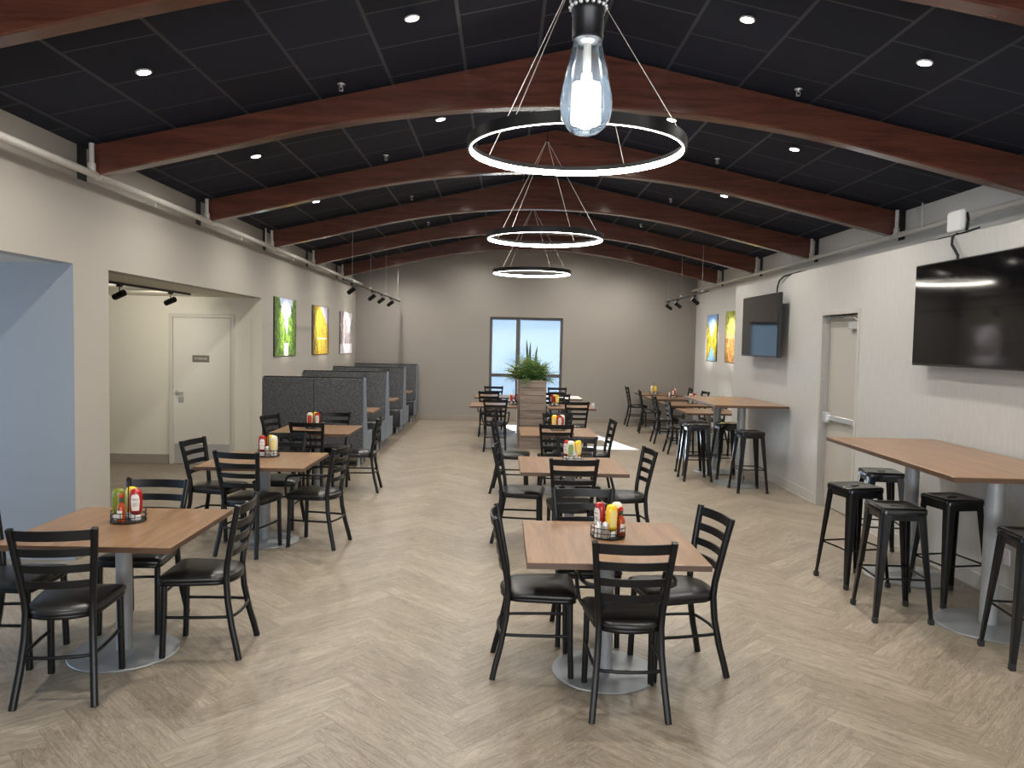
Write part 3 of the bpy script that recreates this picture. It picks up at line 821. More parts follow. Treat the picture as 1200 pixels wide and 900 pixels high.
chairs = [  # x, y, rot, arm, label
 (.66, 3.98, 0, 1, 'black armchair at the near side of the front centre table, back to the viewer'),
 (.22, 4.40, -90, 0, 'black ladder-back chair at the left side of the front centre table'),
 (1.015, 4.42, 101, 0, 'black ladder-back chair at the right side of the front centre table'),
 (.55, 4.88, 180, 0, 'black ladder-back chair at the far side of the front centre table, facing the viewer'),
 (-2.244, 4.047, 8.6, 0, 'black ladder-back chair at the near side of the front left table, back to the viewer'),
 (-1.755, 4.60, 92, 0, 'black ladder-back chair at the right side of the front left table'),
 (-2.30, 4.95, 180, 0, 'black ladder-back chair at the far side of the front left table, facing the viewer'),
 (-2.785, 4.43, -90, 0, 'black ladder-back chair cut off by the left edge of the photo'),
 (-2.186, 6.745, -11, 0, 'black ladder-back chair at the near side of the second left table, back turned'),
 (-2.66, 7.24, -99, 0, 'black ladder-back chair at the left side of the second left table, before the hallway'),
 (-1.675, 7.02, 79, 1, 'black armchair at the right side of the second left table'),
 (-2.2, 7.66, 180, 0, 'black ladder-back chair at the far side of the second left table'),
 (-2.235, 9.18, -5, 0, 'black ladder-back chair at the near side of the third left table, back turned'),
 (-2.67, 9.64, -105, 1, 'black armchair at the left side of the third left table, before the booth'),
 (-2.2, 9.97, 180, 0, 'black ladder-back chair between the third left table and the booth back'),
 (-1.76, 9.58, 92, 0, 'black ladder-back chair at the right side of the third left table'),
 (.61, 6.69, 0, 0, 'black ladder-back chair at the near side of the second centre table'),
 (.19, 7.28, -97, 0, 'black ladder-back chair at the left side of the second centre table'),
 (1.135, 7.13, 96, 0, 'black ladder-back chair at the right side of the second centre table'),
 (.77, 7.68, 180, 0, 'black ladder-back chair at the far side of the second centre table'),
 (.65, 9.47, 0, 0, 'black ladder-back chair at the near side of the third centre table'),
 (.13, 9.65, -96, 0, 'black ladder-back chair at the left side of the third centre table'),
 (1.17, 9.82, 92, 0, 'black ladder-back chair at the right side of the third centre table, by the sun patch'),
 (.76, 10.39, 180, 0, 'black ladder-back chair at the far side of the third centre table, before the planter'),
 (-.12, 13.35, 0, 1, 'black armchair at the near side of the table left of the planter'),
 (1.24, 13.12, 0, 0, 'black ladder-back chair at the near side of the table right of the planter'),
 (1.08, 14.50, 180, 0, 'black ladder-back chair at the far side of the table right of the planter'),
 (1.02, 15.42, 0, 0, 'black ladder-back chair at the near side of the window table right of the planter'),
 (1.19, 16.72, 180, 0, 'black ladder-back chair below the window right of the planter'),
 (-.27, 15.44, 0, 1, 'black armchair at the near side of the window table left of the planter'),
 (-.2, 16.72, 180, 0, 'black ladder-back chair below the window left of the planter'),
 (3.10, 17.83, -90, 0, 'black ladder-back chair at the far right corner table, nearest the far wall'),
 (3.16, 16.46, -96, 0, 'black ladder-back chair left of the second table from the far wall'),
 (3.13, 14.78, -90, 0, 'black ladder-back chair left of the third table from the far wall'),
 (3.10, 13.40, -90, 0, 'black ladder-back chair left of the table just behind the farther bar table'),
 (4.06, 17.72, 84, 0, 'black ladder-back chair in the far right corner, against the pale wall'),
 (4.10, 16.5, 96, 0, 'black ladder-back chair right of the second table from the far wall'),
 (4.04, 14.8, 90, 0, 'black ladder-back chair right of the third table from the far wall'),
 (4.04, 13.3, 90, 0, 'black ladder-back chair right of the table just behind the farther bar table'),
]
proto = {}
for x, y, a, arm, lab in chairs:
    if arm not in proto:
        o = build_chair(lab, arm); proto[arm] = o; reg()
        o.location = (x, y, 0); o.rotation_euler = (0, 0, D(a))
    else: dup(proto[arm], (x, y, 0), D(a), lab)

# ------------------------------------------------------------------ tables
def build_table(label, sx, sy):
    t = thing('dining_table', label, 'table', (0, 0, 0), 0, 'square walnut dining tables')
    MB().box(-sx/2, sx/2, -sy/2, sy/2, .722, .755, .003).build('tabletop', M_TABLE, t, smooth=0)
    e = MB(); tk = .0015; a, b = sx/2, sy/2
    e.box(-a-tk, a+tk, -b-tk, -b+.001, .7245, .7525); e.box(-a-tk, a+tk, b-.001, b+tk, .7245, .7525)
    e.box(-a-tk, -a+.001, -b, b, .7245, .7525); e.box(a-.001, a+tk, -b, b, .7245, .7525)
    e.build('edge_band', M_TEDGE, t, smooth=0)
    p = MB(); p.box(-.16, .16, -.025, .025, .708, .722); p.box(-.025, .025, -.16, .16, .708, .722); p.build('mounting_plate', M_BLACK, t, smooth=0)
    MB().lathe([(.045, .016), (.045, .70), (.05, .71)], 28).build('column', M_STEEL, t)
    MB().lathe([(.300, 0), (.302, .004), (.298, .009), (.28, .011), (.06, .02), (.045, .022)], 56).build('base_plate', M_STEELB, t)
    return t
tables = [
 (.61, 4.345, 0, 'square walnut table, front one of the centre row'),
 (.635, 7.09, 0, 'square walnut table, second of the centre row'),
 (.69, 9.75, 0, 'square walnut table, third of the centre row, before the planter'),
 (-2.2, 4.51, 0, 'square walnut table at the front left, beside the blue-lit wall'),
 (-2.16, 7.08, 0, 'square walnut table, second of the left row, in front of the hallway'),
 (-2.27, 9.55, 0, 'square walnut table, third of the left row, before the first booth'),
 (-.155, 13.85, 0, 'square walnut table left of the planter, nearer one'),
 (1.20, 13.72, 0, 'square walnut table right of the planter, nearer one'),
 (-.155, 16.05, 0, 'square walnut table left of the planter, by the window'),
 (1.20, 16.05, 0, 'square walnut table right of the planter, by the window'),
 (3.57, 17.73, 0, 'square walnut table in the far right corner'),
 (3.57, 16.50, 0, 'square walnut table on the right, second from the far wall'),
 (3.57, 14.85, 0, 'square walnut table on the right, third from the far wall'),
 (3.55, 13.28, 0, 'square walnut table on the right, just behind the farther bar table'),
]
tp = build_table(tables[0][3], .94, .94); tp.location = (tables[0][0], tables[0][1], 0); reg()
for x, y, a, lab in tables[1:]:
    o = dup(tp, (x, y, 0), D(a), lab)
    if 'planter' in lab and 'row' not in lab: o.scale = (.88, .95, 1)

def build_bar(label, loc, sx, sy, cols, rz=0.):
    t = thing('bar_table', label, 'bar table', loc, rz)
    zt = 1.10
    MB().box(-sx/2, sx/2, -sy/2, sy/2, zt-.035, zt, .003).build('tabletop', M_TABLE, t, smooth=0)
    e = MB(); tk = .0015; a, b = sx/2, sy/2; z0, z1 = zt-.032, zt-.003
    e.box(-a-tk, a+tk, -b-tk, -b+.001, z0, z1); e.box(-a-tk, a+tk, b-.001, b+tk, z0, z1)
    e.box(-a-tk, -a+.001, -b, b, z0, z1); e.box(a-.001, a+tk, -b, b, z0, z1)
    e.build('edge_band', M_TEDGE, t, smooth=0)
    for cx, cy in cols:
        MB().lathe([(.055, .016), (.055, zt-.055), (.062, zt-.05), (.062, zt-.036)], 30, (cx, cy, 0)).build('column', M_STEEL, t)
        MB().lathe([(.335, 0), (.338, .005), (.333, .010), (.31, .013), (.07, .022), (.055, .024)], 60, (cx, cy, 0)).build('base_plate', M_STEELB, t)
    return t
build_bar('large high bar table at the right, nearest the viewer', (3.268, 5.68, 0), .93, 2.05, [(.09, -.51), (.09, .62)], D(-2.))
build_bar('high bar table farther along the right wall, under the second television', (3.27, 11.0, 0), .98, 1.78, [(-.02, -.52), (-.06, .52)])

# stools
def build_stool(label):
    t = thing('bar_stool', label, 'bar stool', (0, 0, 0), 0, 'black metal bar stools')
    H = .785; hs = .158
    b = MB()
    def sq(h, z, r=.035, n=5):
        pts = []
        for cx, cy, a0 in ((h-r, h-r, 0), (-h+r, h-r, 90), (-h+r, -h+r, 180), (h-r, -h+r, 270)):
            for i in range(n+1):
                a = D(a0 + 90*i/n); pts.append((cx + r*math.cos(a), cy + r*math.sin(a), z))
        return pts
    b.rings([sq(hs-.006, H-.045), sq(hs, H-.043), sq(hs, H-.012), sq(hs-.004, H-.003), sq(hs-.012, H), sq(hs-.03, H-.001), sq(hs-.05, H-.006, .03), sq(hs-.11, H-.008, .02)])
    b.build('seat', M_GLOSSB, t, 50)
    hh = MB(); hh.tube([(-.03, 0, H-.0065), (.03, 0, H-.0065)], .014, 12, r2=.003); hh.build('hand_slot', M_RUBBER, t)
    for sx in (-1, 1):
        for sy in (-1, 1):
            L = MB(); ring_ = []
            for f, wd in ((0., .062), (.35, .052), (.7, .040), (1., .030)):
                z = (H-.03)*(1-f) + .035*f
                c_ = (.148*(1-f) + .200*f)
                o = c_; i_ = c_-wd; th = .009
                bw = .012*(1-f*.4)
                ring_.append([(sx*o, sy*(o-bw), z), (sx*(o-bw), sy*o, z), (sx*i_, sy*o, z), (sx*i_, sy*(o-th), z), (sx*(o-bw-th*.6), sy*(o-th), z), (sx*(o-th), sy*(o-bw-th*.6), z), (sx*(o-th), sy*i_, z), (sx*o, sy*i_, z)])
            L.rings(ring_); lg = L.build('leg', M_GLOSSB, t, 30)
            MB().box(sx*.188-.017, sx*.188+.017, sy*.188-.017, sy*.188+.017, 0, .04, .004).build('rubber_foot', M_RUBBER, lg, smooth=0)
    for z, ax in ((.30, 0), (.30, 1)):
        c_ = .148 + (.052)*(H-.03-z)/(H-.065) - .012
        for s in (-1, 1):
            P = [(-c_, s*c_, z), (c_, s*c_, z)] if ax == 0 else [(s*c_, -c_, z), (s*c_, c_, z)]
            MB().tube(P, .0075, 8).build('footrest_bar', M_GLOSSB, t)
    for s in (-1, 1):
        P = [(-.14, s*.14, H-.09), (.14, s*.14, H-.09)]
        MB().box(-.12, .12, s*.143-.004, s*.143+.004, H-.085, H-.045).build('apron', M_GLOSSB, t, smooth=0)
    for s in (-1, 1):
        MB().box(s*.143-.004, s*.143+.004, -.12, .12, H-.085, H-.045).build('apron', M_GLOSSB, t, smooth=0)
    return t
stools = [
 (2.775, 5.37, -3, 'black metal bar stool in the middle of the left side of the nearest bar table'),
 (2.835, 6.13, 13, 'black metal bar stool at the far left corner of the nearest bar table'),
 (3.38, 5.725, 10, 'black metal bar stool between the two columns of the nearest bar table'),
 (3.42, 6.90, -8, 'black metal bar stool at the far end of the nearest bar table, by the door'),
 (3.235, 4.60, -7, 'black metal bar stool cut off by the right edge of the photo'),
 (2.71, 10.77, 0, 'black metal bar stool at the left side of the farther bar table, nearer one'),
 (2.79, 11.24, 4, 'black metal bar stool at the left side of the farther bar table, hidden behind another'),
 (3.21, 9.975, 1, 'black metal bar stool at the near end of the farther bar table'),
 (3.21, 10.99, 3, 'black metal bar stool under the farther bar table between its columns'),
]
sp_ = build_stool(stools[0][3]); sp_.location = (stools[0][0], stools[0][1], 0); sp_.rotation_euler = (0, 0, D(stools[0][2])); reg()
for x, y, a, lab in stools[1:]: dup(sp_, (x, y, 0), D(a), lab)

# ------------------------------------------------------------------ booths
BX0, BX1 = XL+.014, -2.02
def booth(name, label, yc, near, far, single=None):
    """yc centre of the back; near/far: seat on that side"""
    t = thing(name, label, 'booth bench', ((BX0+BX1)/2, yc, 0), 0, 'charcoal booth benches along the left wall')
    h = (BX1-BX0)/2
    zt, zb_ = 1.30, .15
    top = .05; bot = .21
    ln = bot if near else .05; lf = bot if far else .05
    tn = top if near else .045; tf = top if far else .045
    poly = [(-ln, zb_), (lf, zb_), (lf, .50), (tf, zt-.02), (tf-.02, zt), (-tn+.02, zt), (-tn, zt-.02), (-ln, .50)]
    MB().prism_x(poly, -h, h-.012).build('backrest', M_FABRIC, t, 30)
    poly2 = [(-ln-.004, zb_-.002), (lf+.004, zb_-.002), (lf+.004, .50), (tf+.006, zt), (tf-.02, zt+.008), (-tn+.02, zt+.008), (-tn-.006, zt), (-ln-.004, .50)]
    MB().prism_x(poly2, h-.012, h+.008).build('end_panel', M_BOOTHV, t, 30)
    MB().box(-h, h-.012, -tn+.012, tf-.012, zt-.002, zt+.012, .005).build('top_trim', M_BLACK, t, smooth=0)
    MB().box(-.004, .004, -tn-.003 if not near else -.003, -tn+.003 if not near else .003, zb_+.05, zt-.03).build('seam', M_BLACK, t, smooth=0) if not near else None
    for s, on in ((-1, near), (1, far)):
        if not on: continue
        y0, y1 = sorted((s*.19, s*.66))
        MB().box(-h, h-.015, y0, y1, .15, .49, .035, 3).build('seat', M_BOOTHS, t)
        ye0, ye1 = sorted((s*.17, s*.655))
        MB().box(h-.015, h+.004, ye0, ye1, .15, .48, .006).build('seat_end', M_BOOTHV, t, smooth=0)
    ys = ([-.58, -.25] if near else []) + [0.] + ([.25, .58] if far else [])
    for y in ys:
        for x in (-h+.1, h-.08): MB().tube([(x, y, 0), (x, y, .155)], .024, 12).build('leg', M_STEEL, t)
    return t
booth('booth_bench', 'charcoal speckled booth bench nearest the viewer, its back facing us', 11.36, False, True)
booth('booth_bench', 'double charcoal booth bench, second tall back along the left wall', 13.62, True, True)
booth('booth_bench', 'double charcoal booth bench, third tall back along the left wall', 16.0, True, True)
booth('booth_bench', 'charcoal booth bench backed against the far wall', 18.33, True, False)
for y, lab in ((12.5, 'walnut booth table between the first and second booth backs'), (14.82, 'walnut booth table between the second and third booth backs'), (17.1, 'walnut booth table in front of the last booth')):
    t = thing('booth_table', lab, 'table', (-2.74, y, 0), 0, 'walnut booth tables')
    MB().box(-.74, .71, -.37, .37, .712, .745, .004).build('tabletop', M_TABLE, t, smooth=0)
    MB().lathe([(.04, .015), (.04, .712)], 20).build('column', M_STEEL, t)
    MB().lathe([(.24, 0), (.24, .008), (.05, .018)], 32).build('base_plate', M_STEELB, t)

# ------------------------------------------------------------------ planter
PX0, PX1, PY0, PY1, PZ = .30, .765, 13.6, 16.3, 1.215
t = thing('planter_box', 'tall planter divider clad in grey horizontal boards, before the window', 'planter', ((PX0+PX1)/2, PY0, 0))
hx = (PX1-PX0)/2; L = PY1-PY0
nb = 9; bh = PZ/nb
MB().box(-hx+.02, hx-.02, .02, L-.02, 0, PZ-.06).build('core', M_BLACK, t, smooth=0)
for k in range(nb):
    MB().box(-hx, hx, 0, .02, k*bh+.003, (k+1)*bh-.003, .002).build('front_board', M_PLANT, t, smooth=0)
for k in range(nb):
    MB().box(-hx, -hx+.02, .021, L, k*bh+.003, (k+1)*bh-.003, .002).build('side_board', M_PLANTY, t, smooth=0)
    MB().box(hx-.02, hx, .021, L, k*bh+.003, (k+1)*bh-.003, .002).build('side_board', M_PLANTY, t, smooth=0)
MB().box(-hx+.02, hx-.02, .02, L-.02, PZ-.059, PZ-.03).build('soil', M_SOIL, t, smooth=0)
def frond(b, p0, az, el, ln, wd, droop, nl=11):
    d = Vector((math.cos(az)*math.cos(el), math.sin(az)*math.cos(el), math.sin(el)))
    p = Vector(p0); pts = [p.copy()]
    for i in range(nl):
        p = p + d*(ln/nl); d = (d + Vector((0, 0, -droop/nl))).normalized(); pts.append(p.copy())
    b.tube(pts, [.004*(1-.8*i/nl) for i in range(nl+1)], 4)
    for i in range(1, nl+1):
        ax = (pts[i]-pts[i-1]).normalized(); sd = ax.cross(Vector((0, 0, 1)))
        if sd.length < .1: sd = Vector((1, 0, 0))
        sd.normalize(); up = sd.cross(ax)
        w_ = wd*math.sin(PI*(.12+.86*i/nl)) + .008
        for s in (-1, 1):
            tip = pts[i] + sd*(s*w_) + ax*(.45*w_) + up*random.uniform(-.15, .25)*w_
            mid = pts[i] + sd*(s*w_*.5)
            a = mid + ax*(.30*w_); c_ = mid - ax*(.10*w_)
            b.face([pts[i], c_, tip, a])
def fern(label, loc, n, ln, m_, el=(.15, 1.3), az=None):
    t = thing('leafy_plant', label, 'plant', loc, 0)
    b = MB()
    for i in range(n):
        frond(b, (random.uniform(-.05, .05), random.uniform(-.05, .05), 0), random.uniform(0, 2*PI) if az is None else random.uniform(*az), random.uniform(*el), ln*random.uniform(.6, 1.), ln*.16, random.uniform(.5, 1.4))
    b.build('fronds', m_, t, smooth=0)
    s = MB()
    for i in range(7): s.tube([(random.uniform(-.03, .03), random.uniform(-.03, .03), -.005), (random.uniform(-.04, .04), random.uniform(-.04, .04), .12)], .006, 6)
    s.build('stems', M_SOIL, t)
cx = (PX0+PX1)/2
fern('dark green ferny plant filling the front of the planter', (cx+.02, PY0+.26, PZ-.03), 80, .52, M_LEAF, (.25, 1.45))
fern('pale green leafy plant in the middle of the planter foliage', (cx-.06, PY0+.42, PZ-.03), 46, .60, M_LEAF2, (.6, 1.45))
fern('green trailing plant leaning out over the left planter edge', (PX0+.1, PY0+.5, PZ-.03), 44, .52, M_LEAF2, (.35, 1.1), (PI*.75, PI*1.35))
fern('green bushy plant at the right rear of the planter', (PX1-.12, PY0+.75, PZ-.03), 44, .48, M_LEAF)
t = thing('snake_plant', 'tall upright dark snake plant rising above the planter', 'plant', (cx-.01, PY0+.62, PZ-.03))
for dx, dy, hh, tl in ((-.075, 0, .74, -.03), (-.045, .04, .70, .015), (-.03, -.03, .60, -.02), (.055, 0, .64, .04), (.04, .05, .50, .04)):
    b = MB(); rings = []
    for i in range(9):
        f = i/8; w_ = .021*(1-.2*abs(f-.45))*(1 if f < .8 else (1-f)/.2*.95+.05); z = hh*f; x = dx + tl*f*f; ph = .4*math.sin(3*f)+dx*6
        ca, sa = math.cos(ph), math.sin(ph)
        rings.append([(x-w_*ca, dy-w_*sa, z), (x, dy+.005, z), (x+w_*ca, dy+w_*sa, z), (x, dy-.005, z)])
    b.rings(rings).build('leaf', M_SNAKE, t)

# ------------------------------------------------------------------ condiments
TZ = .755
CS = 1.13
def build_caddy(label):
    t = thing('condiment_caddy', label, 'caddy', (0, 0, TZ), 0, 'black wire condiment caddies')
    n = 28; r = .088
    b = MB()
    for z in (.006, .030, .055):
        b.tube([(r*math.cos(2*PI*k/n), r*math.sin(2*PI*k/n), z) for k in range(n)], .0022, 6, closed=True)
    for k in range(8):
        a = 2*PI*k/8; b.tube([(r*math.cos(a), r*math.sin(a), .004), (r*math.cos(a), r*math.sin(a), .058)], .002, 6)
    b.build('wire_basket', M_BLACK, t)
    MB().lathe([(.086, .004), (.086, .007), (.001, .0075)], n).build('basket_floor', M_BLACK, t)
    h = MB(); h.tube([(0, 0, .006), (0, 0, .215)], .003, 6)
    h.tube([(0, .012*math.sin(a)*1.0, .222+.012*-math.cos(a)) for a in [2*PI*k/12 for k in range(12)]], .0026, 6, closed=True)
    h.build('handle', M_BLACK, t)
    return t
def squeeze(name, label, m_, cap_top, lab_m, text_on=False, tall=1.):
    """bottle standing on its white cap"""
    t = thing(name, label, 'bottle', (0, 0, 0), 0)
    MB().lathe([(.021, 0), (.022, .004), (.022, .024), (.019, .028)], 24, sx=1.1, sy=.8).build('cap', M_CAPW, t)
    MB().lathe([(.018, .0285), (.026, .035), (.030, .055), (.032, .09), (.0315, .13), (.029, .150), (.024, .160), (.014, .165), (.002, .166)], 28, sx=1.0, sy=.72).build('bottle_body', m_, t)
    if lab_m:
        # label sits on the front (-y) face of the flattened body, a keystone shape
        n = 8; rows_ = [(.052, .62), (.075, .66), (.10, .72), (.128, .62), (.138, .42)]
        b = MB(); R2 = [(.0305, .052), (.0316, .075), (.0325, .10), (.0322, .128), (.0315, .138)]
        V = [[b.bm.verts.new((rr*1.012*math.sin(-h+2*h*k/n), -rr*.72*1.03*math.cos(-h+2*h*k/n), z)) for k in range(n+1)] for (z, h), (rr, _) in zip(rows_, R2)]
        for a_, c_ in zip(V[:-1], V[1:]):
            for k in range(n): b.bm.faces.new((a_[k], a_[k+1], c_[k+1], c_[k]))
        lb = b.build('front_label', lab_m, t, smooth=80)
        if text_on:
            rot = Matrix.Rotation(PI/2, 4, 'X')
            text('label_lettering', 'HEINZ', .0105, M_INK, lb, Matrix.Translation((0, -.0262, .112)) @ rot)
            text('label_lettering', 'TOMATO', .0062, M_INK, lb, Matrix.Translation((0, -.0258, .090)) @ rot)
            text('label_lettering', 'KETCHUP', .0062, M_INK, lb, Matrix.Translation((0, -.0255, .080)) @ rot)
    t['_h'] = 1; del t['_h']
    return t
def jar(name, label, m_, h=.14, lab_m=None, cap=None, r=.029):
    t = thing(name, label, 'bottle', (0, 0, 0), 0)
    MB().lathe([(r*.9, 0), (r, .004), (r, h*.78), (r*.82, h*.86), (r*.6, h*.9)], 24).build('bottle_body', m_, t)
    MB().lathe([(r*.64, h*.9), (r*.66, h*.905), (r*.66, h), (r*.6, h*1.01), (.002, h*1.012)], 20).build('cap', cap or M_CAPW, t)
    if lab_m: MB().lathe([(r*1.012, h*.25), (r*1.012, h*.66)], 24, cap=(False, False)).build('wrap_label', lab_m, t)
    return t
def hot(label):
    t = thing('hot_sauce_bottle', label, 'bottle', (0, 0, 0), 0)
    MB().lathe([(.019, 0), (.0205, .003), (.0205, .075), (.017, .088), (.009, .102), (.008, .11)], 22).build('bottle_body', M_SAUCE, t)
    MB().lathe([(.0095, .104), (.0095, .126), (.008, .128)], 18).build('neck_band', M_DKGRN, t)
    MB().lathe([(.009, .128), (.0095, .130), (.0095, .144), (.006, .147), (.001, .1475)], 18).build('cap', M_CAPR, t)
    n = 10; b = MB()
    V = [[b.bm.verts.new((.0208*math.sin(a), -.0208*math.cos(a), z)) for a in [-.8+1.6*k/n for k in range(n+1)]] for z in (.022, .062)]
    for k in range(n): b.bm.faces.new((V[0][k], V[0][k+1], V[1][k+1], V[1][k]))
    b.build('front_label', M_LABW, t, smooth=80)
    return t
def shaker(name, label, m_):
    t = thing(name, label, 'shaker', (0, 0, 0), 0)
    MB().lathe([(.019, 0), (.020, .003), (.018, .035), (.0185, .055), (.016, .062)], 18).build('shaker_body', m_, t)
    MB().lathe([(.0165, .062), (.0165, .074), (.012, .08), (.001, .081)], 18).build('cap', M_CHROME, t)
    return t
caddies = [ (.625, 4.44, 'wire condiment caddy on the front centre table'), (-2.225, 4.62, 'wire condiment caddy on the front left table'),
 (-2.19, 7.27, 'wire condiment caddy on the second left table'), (.68, 7.33, 'wire condiment caddy on the second centre table'),
 (-2.34, 9.62, 'wire condiment caddy on the third left table'), (.72, 9.93, 'wire condiment caddy on the third centre table'),
 (.19, 13.95, 'wire condiment caddy on the nearer table left of the planter'), (.93, 13.82, 'wire condiment caddy on the nearer table right of the planter'),
 (3.43, 17.55, 'wire condiment caddy on the far right corner table'), (3.62, 16.5, 'wire condiment caddy on the right table second from the far wall'),
 (3.68, 14.98, 'wire condiment caddy on the right table third from the far wall'), (3.72, 13.32, 'wire condiment caddy on the table behind the farther bar table')]
cp = build_caddy(caddies[0][2]); cp.location = (caddies[0][0], caddies[0][1], TZ); cp.scale = (CS, CS, CS); reg()
for x, y, lab in caddies[1:]: dup(cp, (x, y, TZ), 0, lab)
PR = {}
def put(kind, ci, dx, dy, rz, label, s=1.):
    x, y, _ = caddies[ci]; dx *= CS; dy *= CS
    if kind not in PR:
        PR[kind] = {'ketchup': lambda l: squeeze('ketchup_bottle', l, M_RED, 0, M_LABW, True),
                    'mustard': lambda l: squeeze('mustard_bottle', l, M_YEL, 0, M_LABY),
                    'mayo': lambda l: squeeze('mayonnaise_bottle', l, M_CREAM, 0, M_INKR),
                    'relish': lambda l: squeeze('relish_bottle', l, M_GREEN, 0, None),
                    'greenlabel': lambda l: squeeze('dressing_bottle', l, M_CREAM, 0, M_LABG),
                    'yellowlabel': lambda l: squeeze('mustard_bottle', l, M_CREAM, 0, M_LABY),
                    'hot': hot, 'salt': lambda l: shaker('salt_shaker', l, M_SALT), 'pepper': lambda l: shaker('pepper_shaker', l, M_PEP)}[kind](label)
        reg(); o = PR[kind]; o.scale = (CS, CS, CS); o.location = (x+dx, y+dy, TZ+.0087); o.rotation_euler = (0, 0, D(rz))
    else: o = dup(PR[kind], (x+dx, y+dy, TZ+.0087), D(rz), label)
    return o
P1 = 'on the front centre table'
put('ketchup', 0, -.042, .018, -55, 'red ketchup bottle with white side label '+P1)
put('mustard', 0, .012, -.032, 25, 'bright yellow mustard bottle '+P1)
put('mayo', 0, .046, .030, 20, 'cream mayonnaise bottle behind the yellow mustard '+P1)
put('salt', 0, -.055, -.038, 0, 'white salt shaker, left one in the caddy '+P1)
put('pepper', 0, -.022, -.062, 0, 'grey pepper shaker beside the salt shaker '+P1)
put('hot', 0, .066, .0, 30, 'small orange hot sauce bottle right of the mustard '+P1)
P1 = 'on the front left table'
put('relish', 1, -.050, -.004, 10, 'green relish bottle '+P1)
put('hot', 1, -.010, -.058, -8, 'red-capped hot sauce bottle with green neck '+P1)
put('ketchup', 1, .042, -.004, 14, 'red ketchup bottle with white keystone label '+P1)
put('mustard', 1, -.008, .052, 0, 'yellow mustard bottle at the back of the caddy '+P1)
P1 = 'on the second left table'
put('ketchup', 2, -.046, -.012, 8, 'red ketchup bottle with white label '+P1)
put('yellowlabel', 2, .048, -.012, 0, 'white bottle with yellow label '+P1)
put('mustard', 2, .006, .050, 0, 'yellow mustard bottle at the back of the caddy '+P1)
put('pepper', 2, .004, -.052, 0, 'grey pepper shaker between the bottles '+P1)
P1 = 'on the second centre table'
put('ketchup', 3, -.052, .012, -40, 'red ketchup bottle at the left of the caddy '+P1)
put('greenlabel', 3, -.022, -.045, -10, 'pale bottle with green label '+P1)
put('mustard', 3, .040, -.006, 25, 'bright yellow mustard bottle '+P1)
put('salt', 3, .012, -.062, 0, 'white salt shaker '+P1)
P1 = 'on the third left table'
put('mayo', 4, -.040, -.006, 10, 'cream mayonnaise bottle '+P1)
put('ketchup', 4, .044, -.010, 0, 'ketchup bottle with white label '+P1)
put('mustard', 4, .004, .052, 0, 'yellow mustard bottle behind two others '+P1)
P1 = 'on the third centre table'
put('mustard', 5, -.044, -.016, -10, 'yellow mustard bottle '+P1)
put('ketchup', 5, .010, -.044, 10, 'ketchup bottle in front '+P1)
put('mayo', 5, .044, .020, 0, 'cream mayonnaise bottle '+P1)
P1 = 'on the nearer table left of the planter'
put('mayo', 6, -.03, -.03, 0, 'cream mayonnaise bottle '+P1)
put('ketchup', 6, .045, .0, 60, 'dark red ketchup bottle '+P1)
P1 = 'on the nearer table right of the planter'
put('ketchup', 7, -.045, 0, -60, 'dark red ketchup bottle '+P1)
put('mustard', 7, .035, -.03, 15, 'yellow mustard bottle '+P1)
put('mayo', 7, .0, .05, 0, 'cream mayonnaise bottle '+P1)
P1 = 'on the far right corner table'
put('mustard', 8, .028, -.02, 0, 'yellow mustard bottle '+P1)
put('yellowlabel', 8, -.038, 0, 0, 'white bottle with yellow label '+P1)
P1 = 'on the right table second from the far wall'
put('ketchup', 9, .0, -.04, 5, 'ketchup bottle '+P1)
put('mayo', 9, .042, .02, 0, 'cream mayonnaise bottle '+P1)
put('salt', 9, -.06, -.02, 0, 'white salt shaker '+P1)
P1 = 'on the right table third from the far wall'
put('mayo', 10, -.035, -.02, 0, 'cream mayonnaise bottle '+P1)
put('ketchup', 10, .04, 0, 20, 'ketchup bottle '+P1)
P1 = 'on the table behind the farther bar table'
put('mayo', 11, -.03, -.03, 0, 'cream mayonnaise bottle '+P1)
put('relish', 11, .04, .01, 0, 'olive green relish bottle '+P1)

# ------------------------------------------------------------------ lights
def add_light(kind, name, loc, energy, color=(1, 1, 1), **kw):
    l = bpy.data.lights.new(name, kind); l.energy = energy; l.color = color
    for k, v in kw.items(): setattr(l, k, v)
    o = bpy.data.objects.new(name, l); COL.objects.link(o); o.location = loc
    return o
def aim(o, d): o.rotation_euler = Vector(d).to_track_quat('-Z', 'Y').to_euler()
WARM = (1., .955, .885)
for x, y, z in lights:
    o = add_light('SPOT', 'downlight_beam', (x, y, z), 62., WARM, spot_size=D(165), spot_blend=1., shadow_soft_size=.05)
    aim(o, (0, 0, -1))
for y, ty in ((12.4, 12.45), (14.3, 14.85), (16.6, 17.2)):
    o = add_light('SPOT', 'picture_spot_beam', (-2.50, y, 2.58), 75., (1., .95, .86), spot_size=D(44), spot_blend=.7, shadow_soft_size=.03)
    aim(o, Vector((XL, ty, 2.05)) - Vector((-2.50, y, 2.58)))
for y, ty in ((15.5, 15.45), (16.35, 16.9)):
    o = add_light('SPOT', 'picture_spot_beam', (3.53, y, 2.62), 75., (1., .95, .86), spot_size=D(44), spot_blend=.7, shadow_soft_size=.03)
    aim(o, Vector((XR, ty, 2.05)) - Vector((3.53, y, 2.62)))
o = add_light('SPOT', 'picture_spot_beam', (3.53, 14.1, 2.62), 60., (1., .95, .86), spot_size=D(44), spot_blend=.7, shadow_soft_size=.03)
aim(o, (1, -.05, -.5))
for y, e in ((8.55, 30.), (9.85, 30.)):
    o = add_light('SPOT', 'hallway_spot_beam', (-4.3, y, 2.28), e, (1., .96, .85), spot_size=D(110), spot_blend=1., shadow_soft_size=.03)
    aim(o, (-.5, .75, -.25))
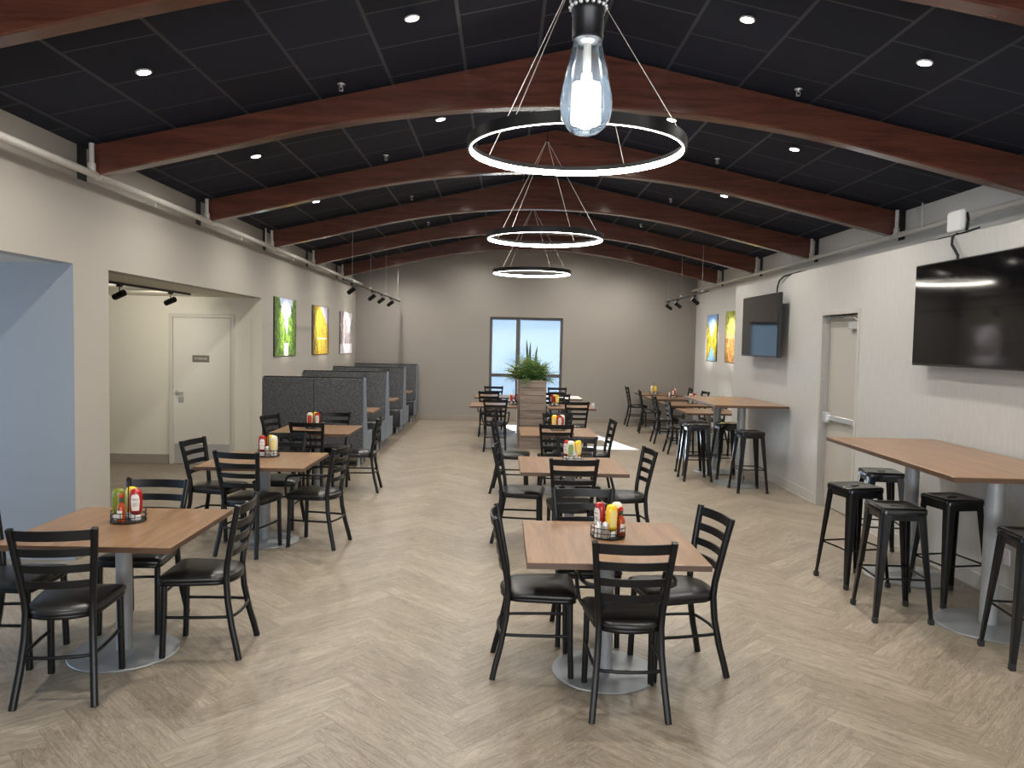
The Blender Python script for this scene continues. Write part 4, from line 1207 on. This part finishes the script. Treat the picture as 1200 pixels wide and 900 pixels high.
o = add_light('AREA', 'rear_window_fill', (.3, YN-.05, 1.45), 140., (.97, .98, 1.), shape='RECTANGLE', size=5.7, size_y=2.2); o.rotation_euler = (PI/2, 0, 0)  # fill light added at the unseen rear window to brighten the room
o = add_light('AREA', 'lobby_window_daylight', (-6.62, 4.1, 1.2), 36., (.48, .71, 1.), shape='RECTANGLE', size=2.1, size_y=4.1); o.rotation_euler = (0, -PI/2, 0)
# sun through the far window and portals for the sky
o = add_light('SUN', 'sun', (0, 25, 10), 15., (.86, .93, 1.), angle=D(.6)); aim(o, (.237, -1, -.503))
def portal(loc, rot, sx, sy):
    o = add_light('AREA', 'window_portal', loc, 1., shape='RECTANGLE', size=sx, size_y=sy); o.rotation_euler = rot
    o.data.cycles.is_portal = True
portal(((WX0+WX1)/2, YF+.19, (WZ0+WZ1)/2), (-PI/2, 0, 0), WX1-WX0, WZ1-WZ0)
portal((.3, YN-.14, 1.45), (PI/2, 0, 0), 5.8, 2.3)
portal((-6.74, 4.1, 1.2), (0, -PI/2, 0), 2.2, 4.2)

w = bpy.data.worlds.new('sky'); scn.world = w; w.use_nodes = True
wt = w.node_tree; bg = wt.nodes['Background']
bg.inputs[0].default_value = (.52, .75, 1., 1); bg.inputs[1].default_value = .29

# ------------------------------------------------------------------ camera
cd = bpy.data.cameras.new('camera'); cam = bpy.data.objects.new('camera', cd); COL.objects.link(cam)
f_, h_, p_, y_, r_ = 909.46, 1.8667, .0534, .0117, .02
cd.sensor_fit = 'HORIZONTAL'; cd.sensor_width = 36.; cd.lens = f_*36/1200; cd.clip_start = .05; cd.clip_end = 200
fwd = Vector((math.sin(y_)*math.cos(p_), math.cos(y_)*math.cos(p_), -math.sin(p_)))
rt = Vector((math.cos(y_), -math.sin(y_), 0)); up = rt.cross(fwd)
r2 = rt*math.cos(r_) + up*math.sin(r_); u2 = up*math.cos(r_) - rt*math.sin(r_)
mw = Matrix((r2, u2, -fwd)).transposed().to_4x4(); mw.translation = (0, 0, h_)
cam.matrix_world = mw
scn.camera = cam
vs = scn.view_settings
vs.view_transform = 'Standard'; vs.look = 'None'; vs.exposure = 1.3; vs.gamma = 1.; vs.use_curve_mapping = False
cy = scn.cycles
cy.use_denoising = True; cy.max_bounces = 8; cy.diffuse_bounces = 4; cy.glossy_bounces = 4; cy.transparent_max_bounces = 12
cy.sample_clamp_indirect = 6.; cy.caustics_reflective = False; cy.caustics_refractive = False
cy.use_light_tree = True
